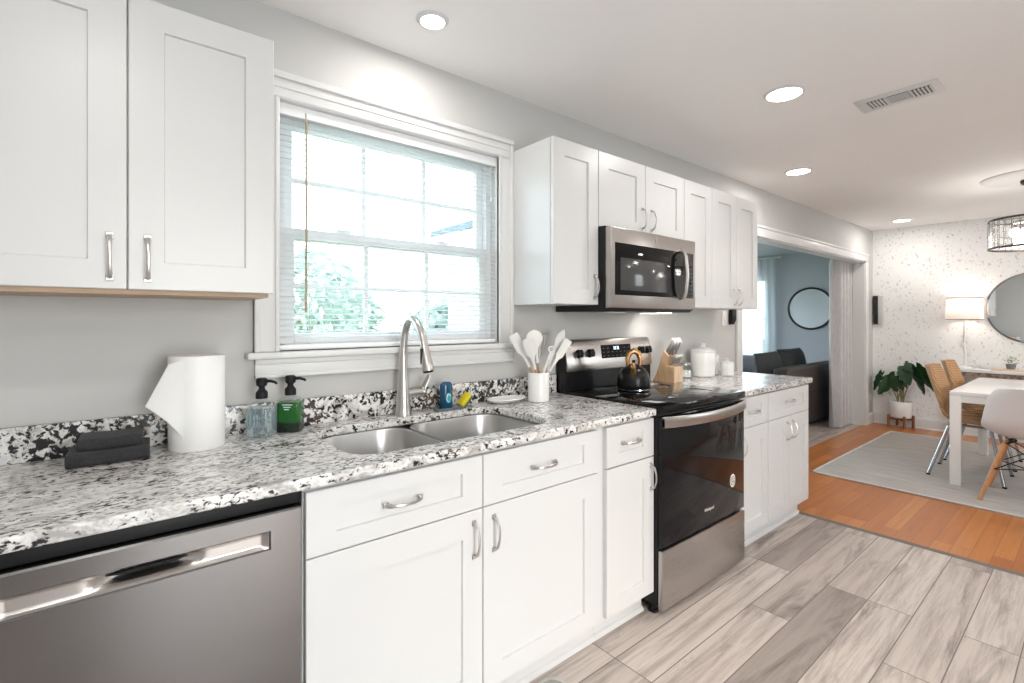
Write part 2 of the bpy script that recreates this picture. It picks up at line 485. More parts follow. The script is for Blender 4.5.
class MB:
    """collects shapes into one mesh object; coordinates are the place's own unless local"""

    def __init__(self):
        self.bm = bmesh.new()
        self.mats = []
        self.cur = 0
        self.weld = False

    def mat(self, m):
        if m not in self.mats:
            self.mats.append(m)
        self.cur = self.mats.index(m)
        return self

    def _face(self, vs_):
        try:
            f = self.bm.faces.new(vs_)
            f.material_index = self.cur
            return f
        except ValueError:
            return None

    def box(self, x0, x1, y0, y1, z0, z1, bev=0.0, seg=2, rot=None, at=None):
        b2 = bmesh.new()
        bmesh.ops.create_cube(b2, size=1)
        for v in b2.verts:
            v.co = Vector((x0 + (v.co.x + .5) * (x1 - x0), y0 + (v.co.y + .5) * (y1 - y0), z0 + (v.co.z + .5) * (z1 - z0)))
        if bev:
            bmesh.ops.bevel(b2, geom=b2.edges[:], offset=bev, segments=seg, affect='EDGES', profile=0.5)
        if rot is not None:
            bmesh.ops.rotate(b2, verts=b2.verts, cent=at if at else (0, 0, 0), matrix=rot)
        self.merge(b2)
        return self

    def merge(self, b2, mtx=None):
        vm = {}
        for v in b2.verts:
            vm[v] = self.bm.verts.new(mtx @ v.co if mtx else v.co)
        for f in b2.faces:
            self._face([vm[v] for v in f.verts])
        b2.free()

    def loft(self, loops, closed=True, cap0=True, cap1=True):
        rings = [[self.bm.verts.new(p) for p in lp] for lp in loops]
        n = len(rings[0])
        for a, b in zip(rings, rings[1:]):
            for i in range(n if closed else n - 1):
                j = (i + 1) % n
                self._face([a[i], a[j], b[j], b[i]])
        if cap0:
            self._face(rings[0][::-1])
        if cap1:
            self._face(rings[-1])
        return self

    def lathe(self, prof, n=32, c=(0, 0, 0), cap0=True, cap1=True):
        loops = []
        for r, z in prof:
            loops.append([(c[0] + r * math.cos(2 * PI * i / n), c[1] + r * math.sin(2 * PI * i / n), c[2] + z) for i in range(n)])
        return self.loft(loops, True, cap0, cap1)

    def cyl(self, p0, p1, r0, r1=None, n=16):
        return self.tube([p0, p1], [r0, r0 if r1 is None else r1], n)

    def tube(self, pts, rad, n=12, squash=None):
        pts = [Vector(p) for p in pts]
        if not isinstance(rad, (list, tuple)):
            rad = [rad] * len(pts)
        loops = []
        t0 = (pts[1] - pts[0]).normalized()
        up = Vector((0, 0, 1)) if abs(t0.z) < 0.9 else Vector((1, 0, 0))
        side = t0.cross(up).normalized()
        for i, p in enumerate(pts):
            if i == 0:
                t = pts[1] - pts[0]
            elif i == len(pts) - 1:
                t = pts[-1] - pts[-2]
            else:
                t = (pts[i + 1] - pts[i]).normalized() + (pts[i] - pts[i - 1]).normalized()
            t.normalize()
            side = (side - t * side.dot(t)).normalized()
            nn = t.cross(side)
            a, b = (1, 1) if squash is None else squash
            loops.append([p + side * math.cos(2 * PI * k / n) * rad[i] * a + nn * math.sin(2 * PI * k / n) * rad[i] * b for k in range(n)])
        return self.loft(loops)

    def ring(self, c, rad, r, axis='Z', n=48, m=10, sq=(1, 1)):
        self.weld = True
        loops = []
        for i in range(n):
            a = 2 * PI * i / n
            lp = []
            for k in range(m):
                b = 2 * PI * k / m
                rr = rad + r * math.cos(b) * sq[0]
                h = r * math.sin(b) * sq[1]
                if axis == 'Z':
                    lp.append((c[0] + rr * math.cos(a), c[1] + rr * math.sin(a), c[2] + h))
                elif axis == 'X':
                    lp.append((c[0] + h, c[1] + rr * math.cos(a), c[2] + rr * math.sin(a)))
                else:
                    lp.append((c[0] + rr * math.cos(a), c[1] + h, c[2] + rr * math.sin(a)))
            loops.append(lp)
        loops.append(loops[0])
        return self.loft(loops, True, False, False)

    def prism(self, poly, axis, lo, hi):
        def P(a, b, c):
            return {'X': (c, a, b), 'Y': (a, c, b), 'Z': (a, b, c)}[axis]
        return self.loft([[P(a, b, lo) for a, b in poly], [P(a, b, hi) for a, b in poly]])

    def sphere(self, c, r, n=16, sc=(1, 1, 1)):
        b2 = bmesh.new()
        bmesh.ops.create_uvsphere(b2, u_segments=n, v_segments=max(6, n // 2), radius=r)
        for v in b2.verts:
            v.co = Vector((c[0] + v.co.x * sc[0], c[1] + v.co.y * sc[1], c[2] + v.co.z * sc[2]))
        self.merge(b2)
        return self

    def surf(self, grid):
        vv = [[self.bm.verts.new(p) for p in row] for row in grid]
        for a, b in zip(vv, vv[1:]):
            for i in range(len(a) - 1):
                self._face([a[i], a[i + 1], b[i + 1], b[i]])
        return self

    def xform(self, mtx):
        bmesh.ops.transform(self.bm, matrix=mtx, verts=self.bm.verts)
        return self

    def build(self, name, mat=None, parent=None, local=False, smooth=35, solid=0.0, bevel=0.0, weld=None):
        bm = self.bm
        if weld is None:
            weld = self.weld
        if weld:
            bmesh.ops.remove_doubles(bm, verts=bm.verts, dist=1e-6)
        if not local and parent is not None:
            off = wloc(parent)
            bmesh.ops.translate(bm, verts=bm.verts, vec=-off)
        bmesh.ops.recalc_face_normals(bm, faces=bm.faces)
        lim = R(smooth)
        for f in bm.faces:
            f.smooth = True
        for e in bm.edges:
            if len(e.link_faces) == 2:
                e.smooth = e.calc_face_angle(0) < lim
            else:
                e.smooth = False
        me = bpy.data.meshes.new(name)
        bm.to_mesh(me)
        bm.free()
        if mat is not None:
            me.materials.append(M[mat])
        for k in self.mats:
            me.materials.append(M[k])
        o = bpy.data.objects.new(name, me)
        COL.objects.link(o)
        if parent is not None:
            o.parent = parent
        if solid:
            md = o.modifiers.new('thickness', 'SOLIDIFY')
            md.thickness = solid
            md.offset = 0
        if bevel:
            md = o.modifiers.new('edge', 'BEVEL')
            md.width = bevel
            md.segments = 3
            md.limit_method = 'ANGLE'
            md.angle_limit = R(50)
        return o


def thing(name, label, cat, loc=(0, 0, 0), rotz=0.0, group=None):
    o = bpy.data.objects.new(name, None)
    o.empty_display_size = 0.05
    COL.objects.link(o)
    o.location = loc
    LOC[o.name] = tuple(loc)
    o.rotation_euler = (0, 0, rotz)
    o['label'] = label
    o['category'] = cat
    if group:
        o['group'] = group
    return o


def tag(o, label, cat, group=None):
    o['label'] = label
    o['category'] = cat
    if group:
        o['group'] = group
    return o


def struct(o, label=None):
    o['kind'] = 'structure'
    if label:
        o['label'] = label
        o['category'] = 'room'
    return o


def dup(root, loc, rotz=None, label=None, name=None):
    r = root.copy()
    COL.objects.link(r)
    r.location = loc
    LOC[r.name] = tuple(loc)
    if rotz is not None:
        r.rotation_euler = (0, 0, rotz)
    if label:
        r['label'] = label
    for ch in list(root.children):
        c = ch.copy()
        COL.objects.link(c)
        c.parent = r
        for g in list(ch.children):
            d = g.copy()
            COL.objects.link(d)
            d.parent = c
    return r


def rrect(x0, x1, y0, y1, r, z, n=8):
    pts = []
    for cx, cy, a0 in ((x1 - r, y1 - r, 0), (x0 + r, y1 - r, 90), (x0 + r, y0 + r, 180), (x1 - r, y0 + r, 270)):
        for i in range(n + 1):
            a = R(a0 + 90 * i / n)
            pts.append((cx + r * math.cos(a), cy + r * math.sin(a), z))
    return pts


def bez(p0, p1, p2, p3, n=12):
    out = []
    for i in range(n + 1):
        t = i / n
        out.append(Vector(p0) * (1 - t) ** 3 + Vector(p1) * 3 * t * (1 - t) ** 2 + Vector(p2) * 3 * t * t * (1 - t) + Vector(p3) * t ** 3)
    return out


# ------------------------------------------------------------------ the room shell
FARX = 5.62
KX0, KY0 = -2.9, -3.6
LX1, LY1 = 7.15, 4.0
WT = 0.11

mb = MB()
mb.box(KX0, 1.745, KY0, 0.0, -0.08, 0)
struct(mb.build('floor', 'laminate'), 'grey wood-look plank floor of the kitchen')
mb = MB()
mb.box(1.745, FARX, KY0, 0.03, -0.08, 0.006)
struct(mb.build('floor_dining', 'hardwood'), 'orange hardwood floor of the dining area')
mb = MB()
mb.box(2.0, LX1, 0.03, LY1, -0.08, 0.0)
struct(mb.build('floor_living', 'laminate'), 'grey wood-look floor seen through the wide opening')
mb = MB()
mb.prism([(1.722, 0.0), (1.748, 0.0), (1.748, 0.0085), (1.740, 0.0085)], 'Y', KY0, -0.553)
struct(mb.build('trim_5', 'threshold'), 'dark edge strip where grey planks meet orange hardwood')
mb = MB()
mb.box(KX0, FARX, KY0, 0.0, CEIL, CEIL + 0.1)
struct(mb.build('ceiling', 'ceiling'), 'flat white ceiling with recessed lights')
mb = MB()
mb.box(2.0, LX1, WT, LY1, CEIL, CEIL + 0.1)
struct(mb.build('ceiling_living', 'blue_ceiling'), 'ceiling of the blue-grey living room')


def wall_holes(name, axis, at, thick, lo, hi, z0, z1, holes, mat, label):
    """an upright wall along x or y with rectangular holes (a, b, za, zb)"""
    mb = MB()

    def bx(a, b, c, d):
        if b - a < 1e-4 or d - c < 1e-4:
            return
        if axis == 'x':
            mb.box(a, b, at, at + thick, c, d)
        else:
            mb.box(at, at + thick, a, b, c, d)
    cur = lo
    for a, b, za, zb in sorted(holes):
        bx(cur, a, z0, z1)
        bx(a, b, z0, za)
        bx(a, b, zb, z1)
        cur = b
    bx(cur, hi, z0, z1)
    return struct(mb.build(name, mat, weld=False), label)


OPX0, OPX1, OPZ = 2.10, 5.30, 2.015
WX0, WX1, WZ0, WZ1 = -1.39, -0.39, 1.19, 2.10
wall_holes('wall_window', 'x', 0.0, WT, KX0, FARX, 0, CEIL + 0.1, [(WX0, WX1, WZ0, WZ1), (OPX0, OPX1, 0.0, OPZ)], 'wall', 'pale grey kitchen wall with the window and the wide opening')
wall_holes('wall_dining', 'y', FARX, WT, KY0 - WT, 0.15, 0, CEIL + 0.1, [], 'wallpaper', 'white wallpapered wall with small grey sprigs behind the dining table')
wall_holes('wall_left', 'y', KX0 - WT, WT, KY0 - WT, WT, 0, CEIL + 0.1, [], 'wall', None)
wall_holes('wall_rear', 'x', KY0 - WT, WT, KX0 - WT, FARX, 0, CEIL + 0.1, [(-1.8, -0.6, 0.05, 2.15), (3.4, 4.4, 0.95, 2.05)], 'wall', None)
wall_holes('wall_living_far', 'y', LX1, WT, WT, LY1, 0, CEIL + 0.1, [(1.95, 3.15, 0.60, 2.04)], 'blue_wall', 'blue-grey living room wall with the round mirror')
wall_holes('wall_living_rear', 'x', LY1, WT, 2.0 - WT, LX1 + WT, 0, CEIL + 0.1, [(2.6, 6.6, 0.3, 2.3)], 'blue_wall', None)  # unseen wide opening added to brighten the living room
wall_holes('wall_living_side', 'y', 2.0 - WT, WT, WT, LY1, 0, CEIL + 0.1, [], 'blue_wall', None)
wall_holes('wall_living_near', 'x', WT, 0.012, 2.0, LX1, 0, CEIL, [(OPX0, OPX1, 0.0, OPZ)], 'blue_wall', None)
wall_holes('wall_living_end', 'x', 0.0, WT, FARX + WT, LX1 + WT, 0, CEIL + 0.1, [], 'blue_wall', None)

# opening: jamb liner and casing
mb = MB()
mb.box(OPX0, OPX0 + 0.015, -0.001, WT + 0.013, 0, OPZ)
mb.box(OPX1 - 0.015, OPX1, -0.001, WT + 0.013, 0, OPZ)
mb.box(OPX0, OPX1, -0.001, WT + 0.013, OPZ - 0.015, OPZ)
struct(mb.build('trim_1', 'trim'), 'white jamb lining of the wide opening')
mb = MB()
for a, b in ((OPX0 - 0.085, OPX0 + 0.005), (OPX1 - 0.005, OPX1 + 0.085)):
    mb.box(a, b, -0.019, 0, 0, OPZ - 0.0055, 0.003)
mb.box(OPX0 - 0.085, OPX1 + 0.085, -0.019, 0, OPZ - 0.005, OPZ + 0.070, 0.003)
mb.box(OPX0 - 0.085, OPX1 + 0.085, -0.026, 0, OPZ + 0.07, OPZ + 0.092, 0.003)
struct(mb.build('trim_2', 'trim'), 'white casing around the wide opening')
# dining baseboards
mb = MB()
prof = [(0, 0), (-0.018, 0), (-0.018, 0.105), (-0.012, 0.125), (-0.005, 0.135), (0, 0.135)]
mb.prism([(FARX + a, z) for a, z in prof], 'Y', KY0, -0.0)
mb.prism([(FARX - 0.018 - x, z) for x, z in ((0, 0.004), (0.014, 0.004), (0.012, 0.014), (0.004, 0.02), (0, 0.02))], 'Y', KY0, -0.018)
struct(mb.build('baseboard_dining', 'trim'), 'white baseboard under the wallpaper')
mb = MB()
mb.prism(prof, 'X', OPX1 + 0.085, FARX - 0.018)
struct(mb.build('baseboard_corner', 'trim'))

# ------------------------------------------------------------------ window 1
win = bpy.data.objects.new('window_1', None)
COL.objects.link(win)
struct(win, 'white double-hung window with divided panes above the sink')
win.location = (0, 0, 0)
mb = MB()
# casing with stepped moulding: sides and head
for a, b, inn in ((-1.468, WX0 + 0.004, 1), (WX1 - 0.004, -0.306, -1)):
    mb.box(a, b, -0.018, 0, 1.19, 2.096, 0.003)
    e = (a, a + 0.02) if inn > 0 else (b - 0.02, b)
    mb.box(e[0], e[1], -0.026, 0, 1.19, 2.167, 0.003)
    e = (b - 0.014, b) if inn > 0 else (a, a + 0.014)
    mb.box(e[0], e[1], -0.023, 0, 1.19, 2.10, 0.003)
mb.box(-1.468, -0.306, -0.018, 0, 2.096, 2.18, 0.003)
mb.box(-1.447, -0.327, -0.023, 0, 2.100, 2.114, 0.003)
mb.box(-1.447, -0.327, -0.023, 0, 2.135, 2.150, 0.003)
mb.box(-1.468, -0.306, -0.030, 0, 2.168, 2.192, 0.004)
mb.build('casing', 'trim', win)
mb = MB()
mb.box(-1.493, -0.281, -0.045, 0.0, 1.166, 1.190, 0.005)
mb.box(WX0, WX1, 0.0, 0.06, 1.166, 1.190)
mb.build('stool', 'trim', win)
mb = MB()
mb.box(-1.465, -0.306, -0.018, 0, 1.098, 1.166, 0.003)
mb.box(-1.465, -0.306, -0.024, 0, 1.146, 1.166, 0.003)
mb.box(-1.465, -0.306, -0.023, 0, 1.098, 1.112, 0.003)
mb.build('apron', 'trim', win)
mb = MB()
fy0, fy1 = 0.047, 0.108
mb.box(WX0, WX0 + 0.035, fy0, fy1, WZ0, WZ1)
mb.box(WX1 - 0.035, WX1, fy0, fy1, WZ0, WZ1)
mb.box(WX0, WX1, fy0, fy1, WZ1 - 0.03, WZ1)
mb.box(WX0, WX1, fy0, fy1, WZ0, WZ0 + 0.025)
mb.build('window_frame', 'vinyl', win)
mb = MB()
mb.box(WX0 - 0.001, WX0 + 0.005, -0.004, 0.05, WZ0, WZ1)
mb.box(WX1 - 0.005, WX1 + 0.001, -0.004, 0.05, WZ0, WZ1)
mb.box(WX0 + 0.005, WX1 - 0.005, -0.004, 0.05, WZ1 - 0.005, WZ1 + 0.001)
mb.build('jamb_liner', 'trim', win)
gx0, gx1 = WX0 + 0.035, WX1 - 0.035
MEET = 1.628


def sash(name, y0, y1, z0, z1, x0=gx0, x1=gx1, nz=2, nx=3, st=0.038):
    mb = MB()
    mb.box(x0, x0 + st, y0, y1, z0, z1, 0.002)
    mb.box(x1 - st, x1, y0, y1, z0, z1, 0.002)
    mb.box(x0 + st, x1 - st, y0, y1, z0, z0 + st, 0.002)
    mb.box(x0 + st, x1 - st, y0, y1, z1 - st, z1, 0.002)
    ym = (y0 + y1) / 2
    for i in range(1, nx):
        xm = x0 + st + (x1 - x0 - 2 * st) * i / nx
        mb.box(xm - 0.009, xm + 0.009, ym - 0.006, ym + 0.006, z0 + st, z1 - st)
    for i in range(1, nz):
        zm = z0 + st + (z1 - z0 - 2 * st) * i / nz
        mb.box(x0 + st, x1 - st, ym - 0.0052, ym + 0.0052, zm - 0.009, zm + 0.009)
    s = mb.build(name, 'vinyl', win)
    mb = MB()
    mb.box(x0 + st, x1 - st, ym - 0.002, ym + 0.002, z0 + st, z1 - st)
    mb.build('pane', 'glass', s)
    return s


sash('upper_sash', 0.078, 0.104, MEET - 0.02, WZ1 - 0.03)
ls = sash('lower_sash', 0.050, 0.076, WZ0 + 0.025, MEET + 0.022)
mb = MB()
mb.box(-1.16, -1.10, 0.046, 0.062, MEET + 0.022, MEET + 0.036, 0.003)
mb.box(-0.70, -0.64, 0.046, 0.062, MEET + 0.022, MEET + 0.036, 0.003)
mb.build('sash_lock', 'vinyl', ls)

# blinds hanging in the reveal
bl = thing('window_blind', 'white mini blind with open slats hanging in the kitchen window', 'blind', (-0.89, 0.022, 1.215))
mb = MB()
mb.box(WX0 + 0.006, WX1 - 0.006, 0.003, 0.042, 2.052, 2.0945, 0.003)
mb.build('head_rail', 'vinyl', bl)
mb = MB()
z = 2.046
while z > 1.220:
    ang = R(12)
    rows = []
    for k in range(4):
        s = (k / 3 - 0.5) * 0.025
        bow = 0.0018 * (1 - (s / 0.0125) ** 2)
        rows.append([(WX0 + 0.0065, 0.022 + s * math.cos(ang), z + s * math.sin(ang) + bow), (WX1 - 0.0065, 0.022 + s * math.cos(ang), z + s * math.sin(ang) + bow)])
    mb.surf(rows)
    z -= 0.0212
o = mb.build('slats', 'slat', bl, weld=False, solid=0.0006)
mb = MB()
mb.box(WX0 + 0.0065, WX1 - 0.0065, 0.008, 0.036, 1.1925, 1.212, 0.003)
mb.build('bottom_rail', 'vinyl', bl)
mb = MB()
for x in (-1.27, -0.89, -0.51):
    for y in (0.0095, 0.0345):
        mb.cyl((x, y, 1.22), (x, y, 2.06), 0.0008, n=5)
mb.build('ladder_cord', 'vinyl', bl)
mb = MB()
mb.tube([(-1.290, -0.004, 2.04), (-1.290, -0.004, 1.33)], 0.0042, 8)
mb.tube([(-1.290, 0.004, 2.075), (-1.290, -0.004, 2.04)], 0.002, 6)
mb.build('tilt_wand', 'wand', bl)
mb = MB()
mb.tube([(-0.43, -0.001, 2.06), (-0.43, -0.001, 1.90)], 0.0012, 6)
mb.lathe([(0.002, 0.02), (0.005, 0.0), (0.005, -0.004)], 8, (-0.43, -0.001, 1.88))
mb.build('pull_cord', 'vinyl', bl)

# unseen openings added for fill daylight: a patio door and a dining window
for nm, x0, x1, z0, z1 in (('fill_door', -1.8, -0.6, 0.05, 2.15), ('fill_window', 3.4, 4.4, 0.95, 2.05)):
    mb = MB()
    y0, y1 = KY0 - 0.10, KY0 - 0.04
    n = 2
    mb.box(x0, x0 + 0.06, y0, y1, z0, z1)
    mb.box(x1 - 0.06, x1, y0, y1, z0, z1)
    mb.box(x0, x1, y0, y1, z1 - 0.06, z1)
    mb.box(x0, x1, y0, y1, z0, z0 + 0.06)
    xm = (x0 + x1) / 2
    mb.box(xm - 0.04, xm + 0.04, y0, y1, z0, z1)
    struct(mb.build(nm, 'trim'))
mb = MB()
for a, b in ((1.95, 2.0), (3.1, 3.15), (2.53, 2.57)):
    mb.box(LX1 + 0.04, LX1 + 0.09, a, b, 0.60, 2.04)
for a, b in ((0.60, 0.65), (1.99, 2.04), (1.30, 1.34)):
    mb.box(LX1 + 0.04, LX1 + 0.09, 1.95, 3.15, a, b)
w3 = mb.build('window_3', 'trim')
struct(w3, 'living room window behind sheer curtains')
mb = MB()
mb.box(LX1 + 0.06, LX1 + 0.065, 2.0, 3.1, 0.65, 1.99)
mb.build('pane', 'glass', w3)

# ------------------------------------------------------------------ outside the window
mb = MB()
mb.box(-40, 40, 0.2 + LY1, 60, -0.35, -0.3)
mb.box(-40, 1.7, 0.6, 0.2 + LY1, -0.35, -0.3)
struct(mb.build('ground_outside', 'lawn'))


def garden_tree(x, y, h, r, label, seed):
    rnd = random.Random(seed)
    t = thing('garden_tree', label, 'tree', (x, y, -0.3), 0, 'trees outside the window')
    mb = MB()
    mb.tube([(x, y, -0.3), (x + 0.1, y, h * 0.4), (x, y + 0.1, h * 0.8)], [0.16, 0.11, 0.04], 8)
    for i in range(5):
        a = i * 1.3
        mb.tube([(x + 0.05, y, h * 0.45), (x + r * 0.6 * math.cos(a), y + r * 0.6 * math.sin(a), h * 0.75)], [0.06, 0.02], 6)
    mb.build('trunk', 'bark', t)
    mb = MB()
    for i in range(900):
        a, b2, rr = rnd.uniform(0, 2 * PI), math.acos(rnd.uniform(-1, 1)), r * rnd.uniform(0.3, 1) ** 0.5
        c = Vector((x + rr * math.sin(b2) * math.cos(a), y + rr * math.sin(b2) * math.sin(a), h * 0.72 + rr * 0.9 * math.cos(b2)))
        u = Vector((rnd.gauss(0, 1), rnd.gauss(0, 1), rnd.gauss(0, 1))).normalized()
        v = u.cross(Vector((0.3, 0.5, 0.8))).normalized()
        s = rnd.uniform(0.07, 0.14)
        mb.surf([[c - u * s * 1.4, c - v * s * 0.5], [c + v * s * 0.5, c + u * s * 1.4]])
    mb.build('crown', 'foliage', t, weld=False)


garden_tree(0.9, 7.5, 2.3, 1.05, 'leafy green tree seen through the lower left window panes', 3)
garden_tree(2.5, 9.6, 1.9, 0.85, 'small leafy tree seen low through the middle window panes', 5)
garden_tree(2.35, 5.0, 1.45, 0.6, 'low leafy bush seen through the lower right window panes', 8)
hs = thing('neighbour_house', 'pale neighbouring house with a sloping roof edge seen through the upper right panes', 'house', (10.5, 10.3, -0.3))
mb = MB()
mb.prism([(6.8, -0.3), (14.2, -0.3), (14.2, 4.1), (10.5, 5.6), (6.8, 4.1)], 'Y', 8.6, 12.0)
mb.build('wall', 'siding', hs)
mb = MB()
mb.prism([(6.25, 3.96), (10.5, 5.66), (14.75, 3.96), (14.75, 4.16), (10.5, 5.86), (6.25, 4.16)], 'Y', 8.3, 12.2)
mb.build('roof', 'roofing', hs)

# ------------------------------------------------------------------ recessed lights


def can(i, x, y, r, label, energy, vis=True):
    t = thing('recessed_light', label, 'light', (x, y, CEIL), 0, 'recessed ceiling lights')
    mb = MB()
    n = 40
    mb.lathe([(r, -0.010), (r + 0.004, -0.0105), (r + 0.010, -0.007), (r + 0.015, 0.0)], n, (x, y, CEIL), False, False)
    mb.build('trim_ring', 'trim', t)
    mb = MB()
    mb.lathe([(0.0005, -0.010), (r * 0.6, -0.0095), (r, -0.008)], n, (x, y, CEIL), False, False)
    mb.build('lens', 'can_glow', t)
    d = bpy.data.lights.new('lamp', 'AREA')
    d.shape = 'DISK'
    d.size = r * 1.9
    d.energy = energy
    d.color = (1.0, 0.955, 0.91)
    o = bpy.data.objects.new('lamp', d)
    COL.objects.link(o)
    o.parent = t
    o.location = (0, 0, -0.014)


CAN_E = 4.2
can(1, -0.923, -0.295, 0.045, 'small round recessed light in the ceiling above the kitchen window', 2.8)
can(2, 0.719, -0.88, 0.078, 'large round recessed light beside the ceiling air vent', CAN_E)
can(3, 2.154, -0.412, 0.078, 'round recessed light in the ceiling past the upper cabinets, above the opening', CAN_E)
can(4, 5.036, -0.422, 0.078, 'round recessed light in the ceiling in front of the wallpapered wall', CAN_E)
for x, y in ((-1.9, -1.5), (-1.9, -2.9), (0.72, -2.6), (2.2, -2.2), (2.4, -3.1), (5.0, -2.6)):  # unseen downlights added as fill light for the room
    can(9, x, y, 0.078, 'added unseen round recessed light over the rest of the kitchen', CAN_E)

# ceiling air vent
vt = thing('air_vent', 'white ceiling air vent with three louvred sections', 'vent', (1.2, -1.22, CEIL))
VX0, VX1, VY0, VY1 = 1.105, 1.30, -1.395, -1.06
mb = MB()
zc = CEIL
mb.box(VX0, VX1, VY0, VY1, zc - 0.006, zc, 0.003)
vb = mb.build('frame', 'trim', vt)
mb = MB()
secs = [(VY0 + 0.035, VY0 + 0.11), (VY0 + 0.12, VY0 + 0.205), (VY0 + 0.215, VY0 + 0.29)]
for a, b in secs:
    mb.box(VX0 + 0.045, VX1 - 0.045, a, b, zc - 0.0075, zc - 0.005)
mb.build('duct_shade', 'vent_dark', vt)  # dark plates painted for the shade behind the louvres
mb = MB()
for k, (a, b) in enumerate(secs):
    if k == 1:
        for i in range(6):
            x = VX0 + 0.05 + i * 0.017
            mb.box(x, x + 0.004, a, b, zc - 0.011, zc - 0.007)
    else:
        n = 5
        for i in range(n + 1):
            y = a + (b - a) * i / n
            mb.box(VX0 + 0.045, VX1 - 0.045, y - 0.0035, y + 0.0035, zc - 0.012, zc - 0.007)
mb.build('louvres', 'trim', vt)

# ------------------------------------------------------------------ cabinets
YB = -0.628
YBF = -0.607
YU = -0.306
YUF = -0.286


def shaker(x0, x1, z0, z1, yf, name, parent, st=0.075, rt=0.075, rb=0.07, th=0.02, mat='cabinet'):
    mb = MB()
    e = 0.0018

    def lp(a0, a1, b0, b1, y):
        return [(a0, y, b0), (a1, y, b0), (a1, y, b1), (a0, y, b1)]
    p0, p1, q0, q1 = x0 + st, x1 - st, z0 + rb, z1 - rt
    mb.loft([lp(x0, x1, z0, z1, yf + th), lp(x0, x1, z0, z1, yf + e), lp(x0 + e, x1 - e, z0 + e, z1 - e, yf),
             lp(p0, p1, q0, q1, yf), lp(p0 + 0.002, p1 - 0.002, q0 + 0.002, q1 - 0.002, yf + 0.0085)])
    return mb.build(name, mat, parent)


def pull(x, z, yf, parent, vert=True, ln=0.106):
    mb = MB()
    h = ln / 2
    pts = []
    rad = []
    for s, d in ((-h, 0.0), (-h + 0.003, 0.012), (-h + 0.010, 0.021), (-h + 0.022, 0.025), (-h * 0.35, 0.030), (0, 0.0315), (h * 0.35, 0.030), (h - 0.022, 0.025), (h - 0.010, 0.021), (h - 0.003, 0.012), (h, 0.0)):
        pts.append((x, yf - d, z + s) if vert else (x + s, yf - d, z))
    mb.tube(pts, [0.0064, 0.0054, 0.0048, 0.0043, 0.0039, 0.0038, 0.0039, 0.0043, 0.0048, 0.0054, 0.0064], 8, squash=(1.15, 0.75) if vert else (0.75, 1.15))
    for s in (-h, h):
        c = (x, z + s) if vert else (x + s, z)
        mb.box(c[0] - 0.0085, c[0] + 0.0085, yf - 0.004, yf, c[1] - 0.0085, c[1] + 0.0085, 0.0015, 1)
    return mb.build('handle', 'nickel', parent)


def base_cab(label, x0, x1, fronts, face_x=None, toe=(None, None)):
    t = thing('base_cabinet', label, 'cabinet', ((x0 + x1) / 2, -0.3, 0), 0, 'white base cabinets')
    mb = MB()
    # carcass with open front showing as a face frame
    zt_ = 0.8835
    mb.box(x0, x0 + 0.016, YBF + 0.018, -0.004, 0.112, zt_)
    mb.box(x1 - 0.016, x1, YBF + 0.018, -0.004, 0.112, zt_)
    mb.box(x0 + 0.016, x1 - 0.016, YBF + 0.018, -0.012, 0.112, 0.128)
    mb.box(x0 + 0.016, x1 - 0.016, -0.012, -0.004, 0.112, zt_)
    mb.box(x0, x1, YBF, YBF + 0.018, 0.112, zt_)
    mb.build('carcass', 'cabinet', t)
    mb = MB()
    a = x0 if toe[0] is None else toe[0]
    b = x1 if toe[1] is None else toe[1]
    mb.box(a, b, -0.560, -0.545, 0.0, 0.1115)
    mb.prism([(-0.560, 0.0), (-0.574, 0.0), (-0.573, 0.008), (-0.568, 0.016), (-0.560, 0.019)], 'X', a, b)
    mb.build('toe_kick', 'cabinet', t)
    for kind, a, b, z0, z1, hx, hz in fronts:
        if kind == 'drawer':
            s = min(0.077, (b - a) * 0.25)
            f = shaker(a, b, z0, z1, YB, 'drawer', t, st=s, rt=0.045, rb=0.05)
            pull(hx, hz, YB, f, False)
        else:
            f = shaker(a, b, z0, z1, YB, 'door', t, st=0.075 if b - a > 0.33 else 0.07, rt=0.082, rb=0.07)
            pull(hx, hz, YB, f, True)
    return t


DT, DB, DD = 0.872, 0.112, 0.7045
g = 0.0017
base_cab('wide white base cabinet under the sink with two drawer fronts and two doors', -1.4805, -0.328, [
    ('drawer', -1.477, -0.932 - g, DD + g, DT, -1.212, 0.791), ('drawer', -0.932 + g, -0.379, DD + g, DT, -0.664, 0.791),
    ('door', -1.477, -0.932 - g, DB, DD - g, -0.968, 0.612), ('door', -0.932 + g, -0.379, DB, DD - g, -0.889, 0.612)])
base_cab('narrow white base cabinet with one drawer, between sink cabinet and stove', -0.3265, -0.004, [
    ('drawer', -0.323, -0.006, 0.7085, DT, -0.167, 0.796), ('door', -0.323, -0.006, DB - 0.004, 0.703, -0.032, 0.619)])
base_cab('narrow white base cabinet just past the stove, drawer above a door', 0.768, 1.1355, [
    ('drawer', 0.772, 1.132, DD + g, DT, 0.945, 0.786), ('door', 0.772, 1.132, DB, DD - g, 0.805, 0.612)])
base_cab('white two-door base cabinet at the end of the counter by the opening', 1.1365, 1.748, [
    ('drawer', 1.140, 1.744, DD + g, DT, 1.44, 0.794), ('door', 1.140, 1.440, DB, DD - g, 1.402, 0.612), ('door', 1.4435, 1.744, DB, DD - g, 1.482, 0.612)], toe=(None, 1.742))
base_cab('white base cabinet left of the dishwasher', -2.70, -2.103, [
    ('drawer', -2.697, -2.107, DD + g, DT, -2.40, 0.791), ('door', -2.697, -2.107, DB, DD - g, -2.15, 0.612)])


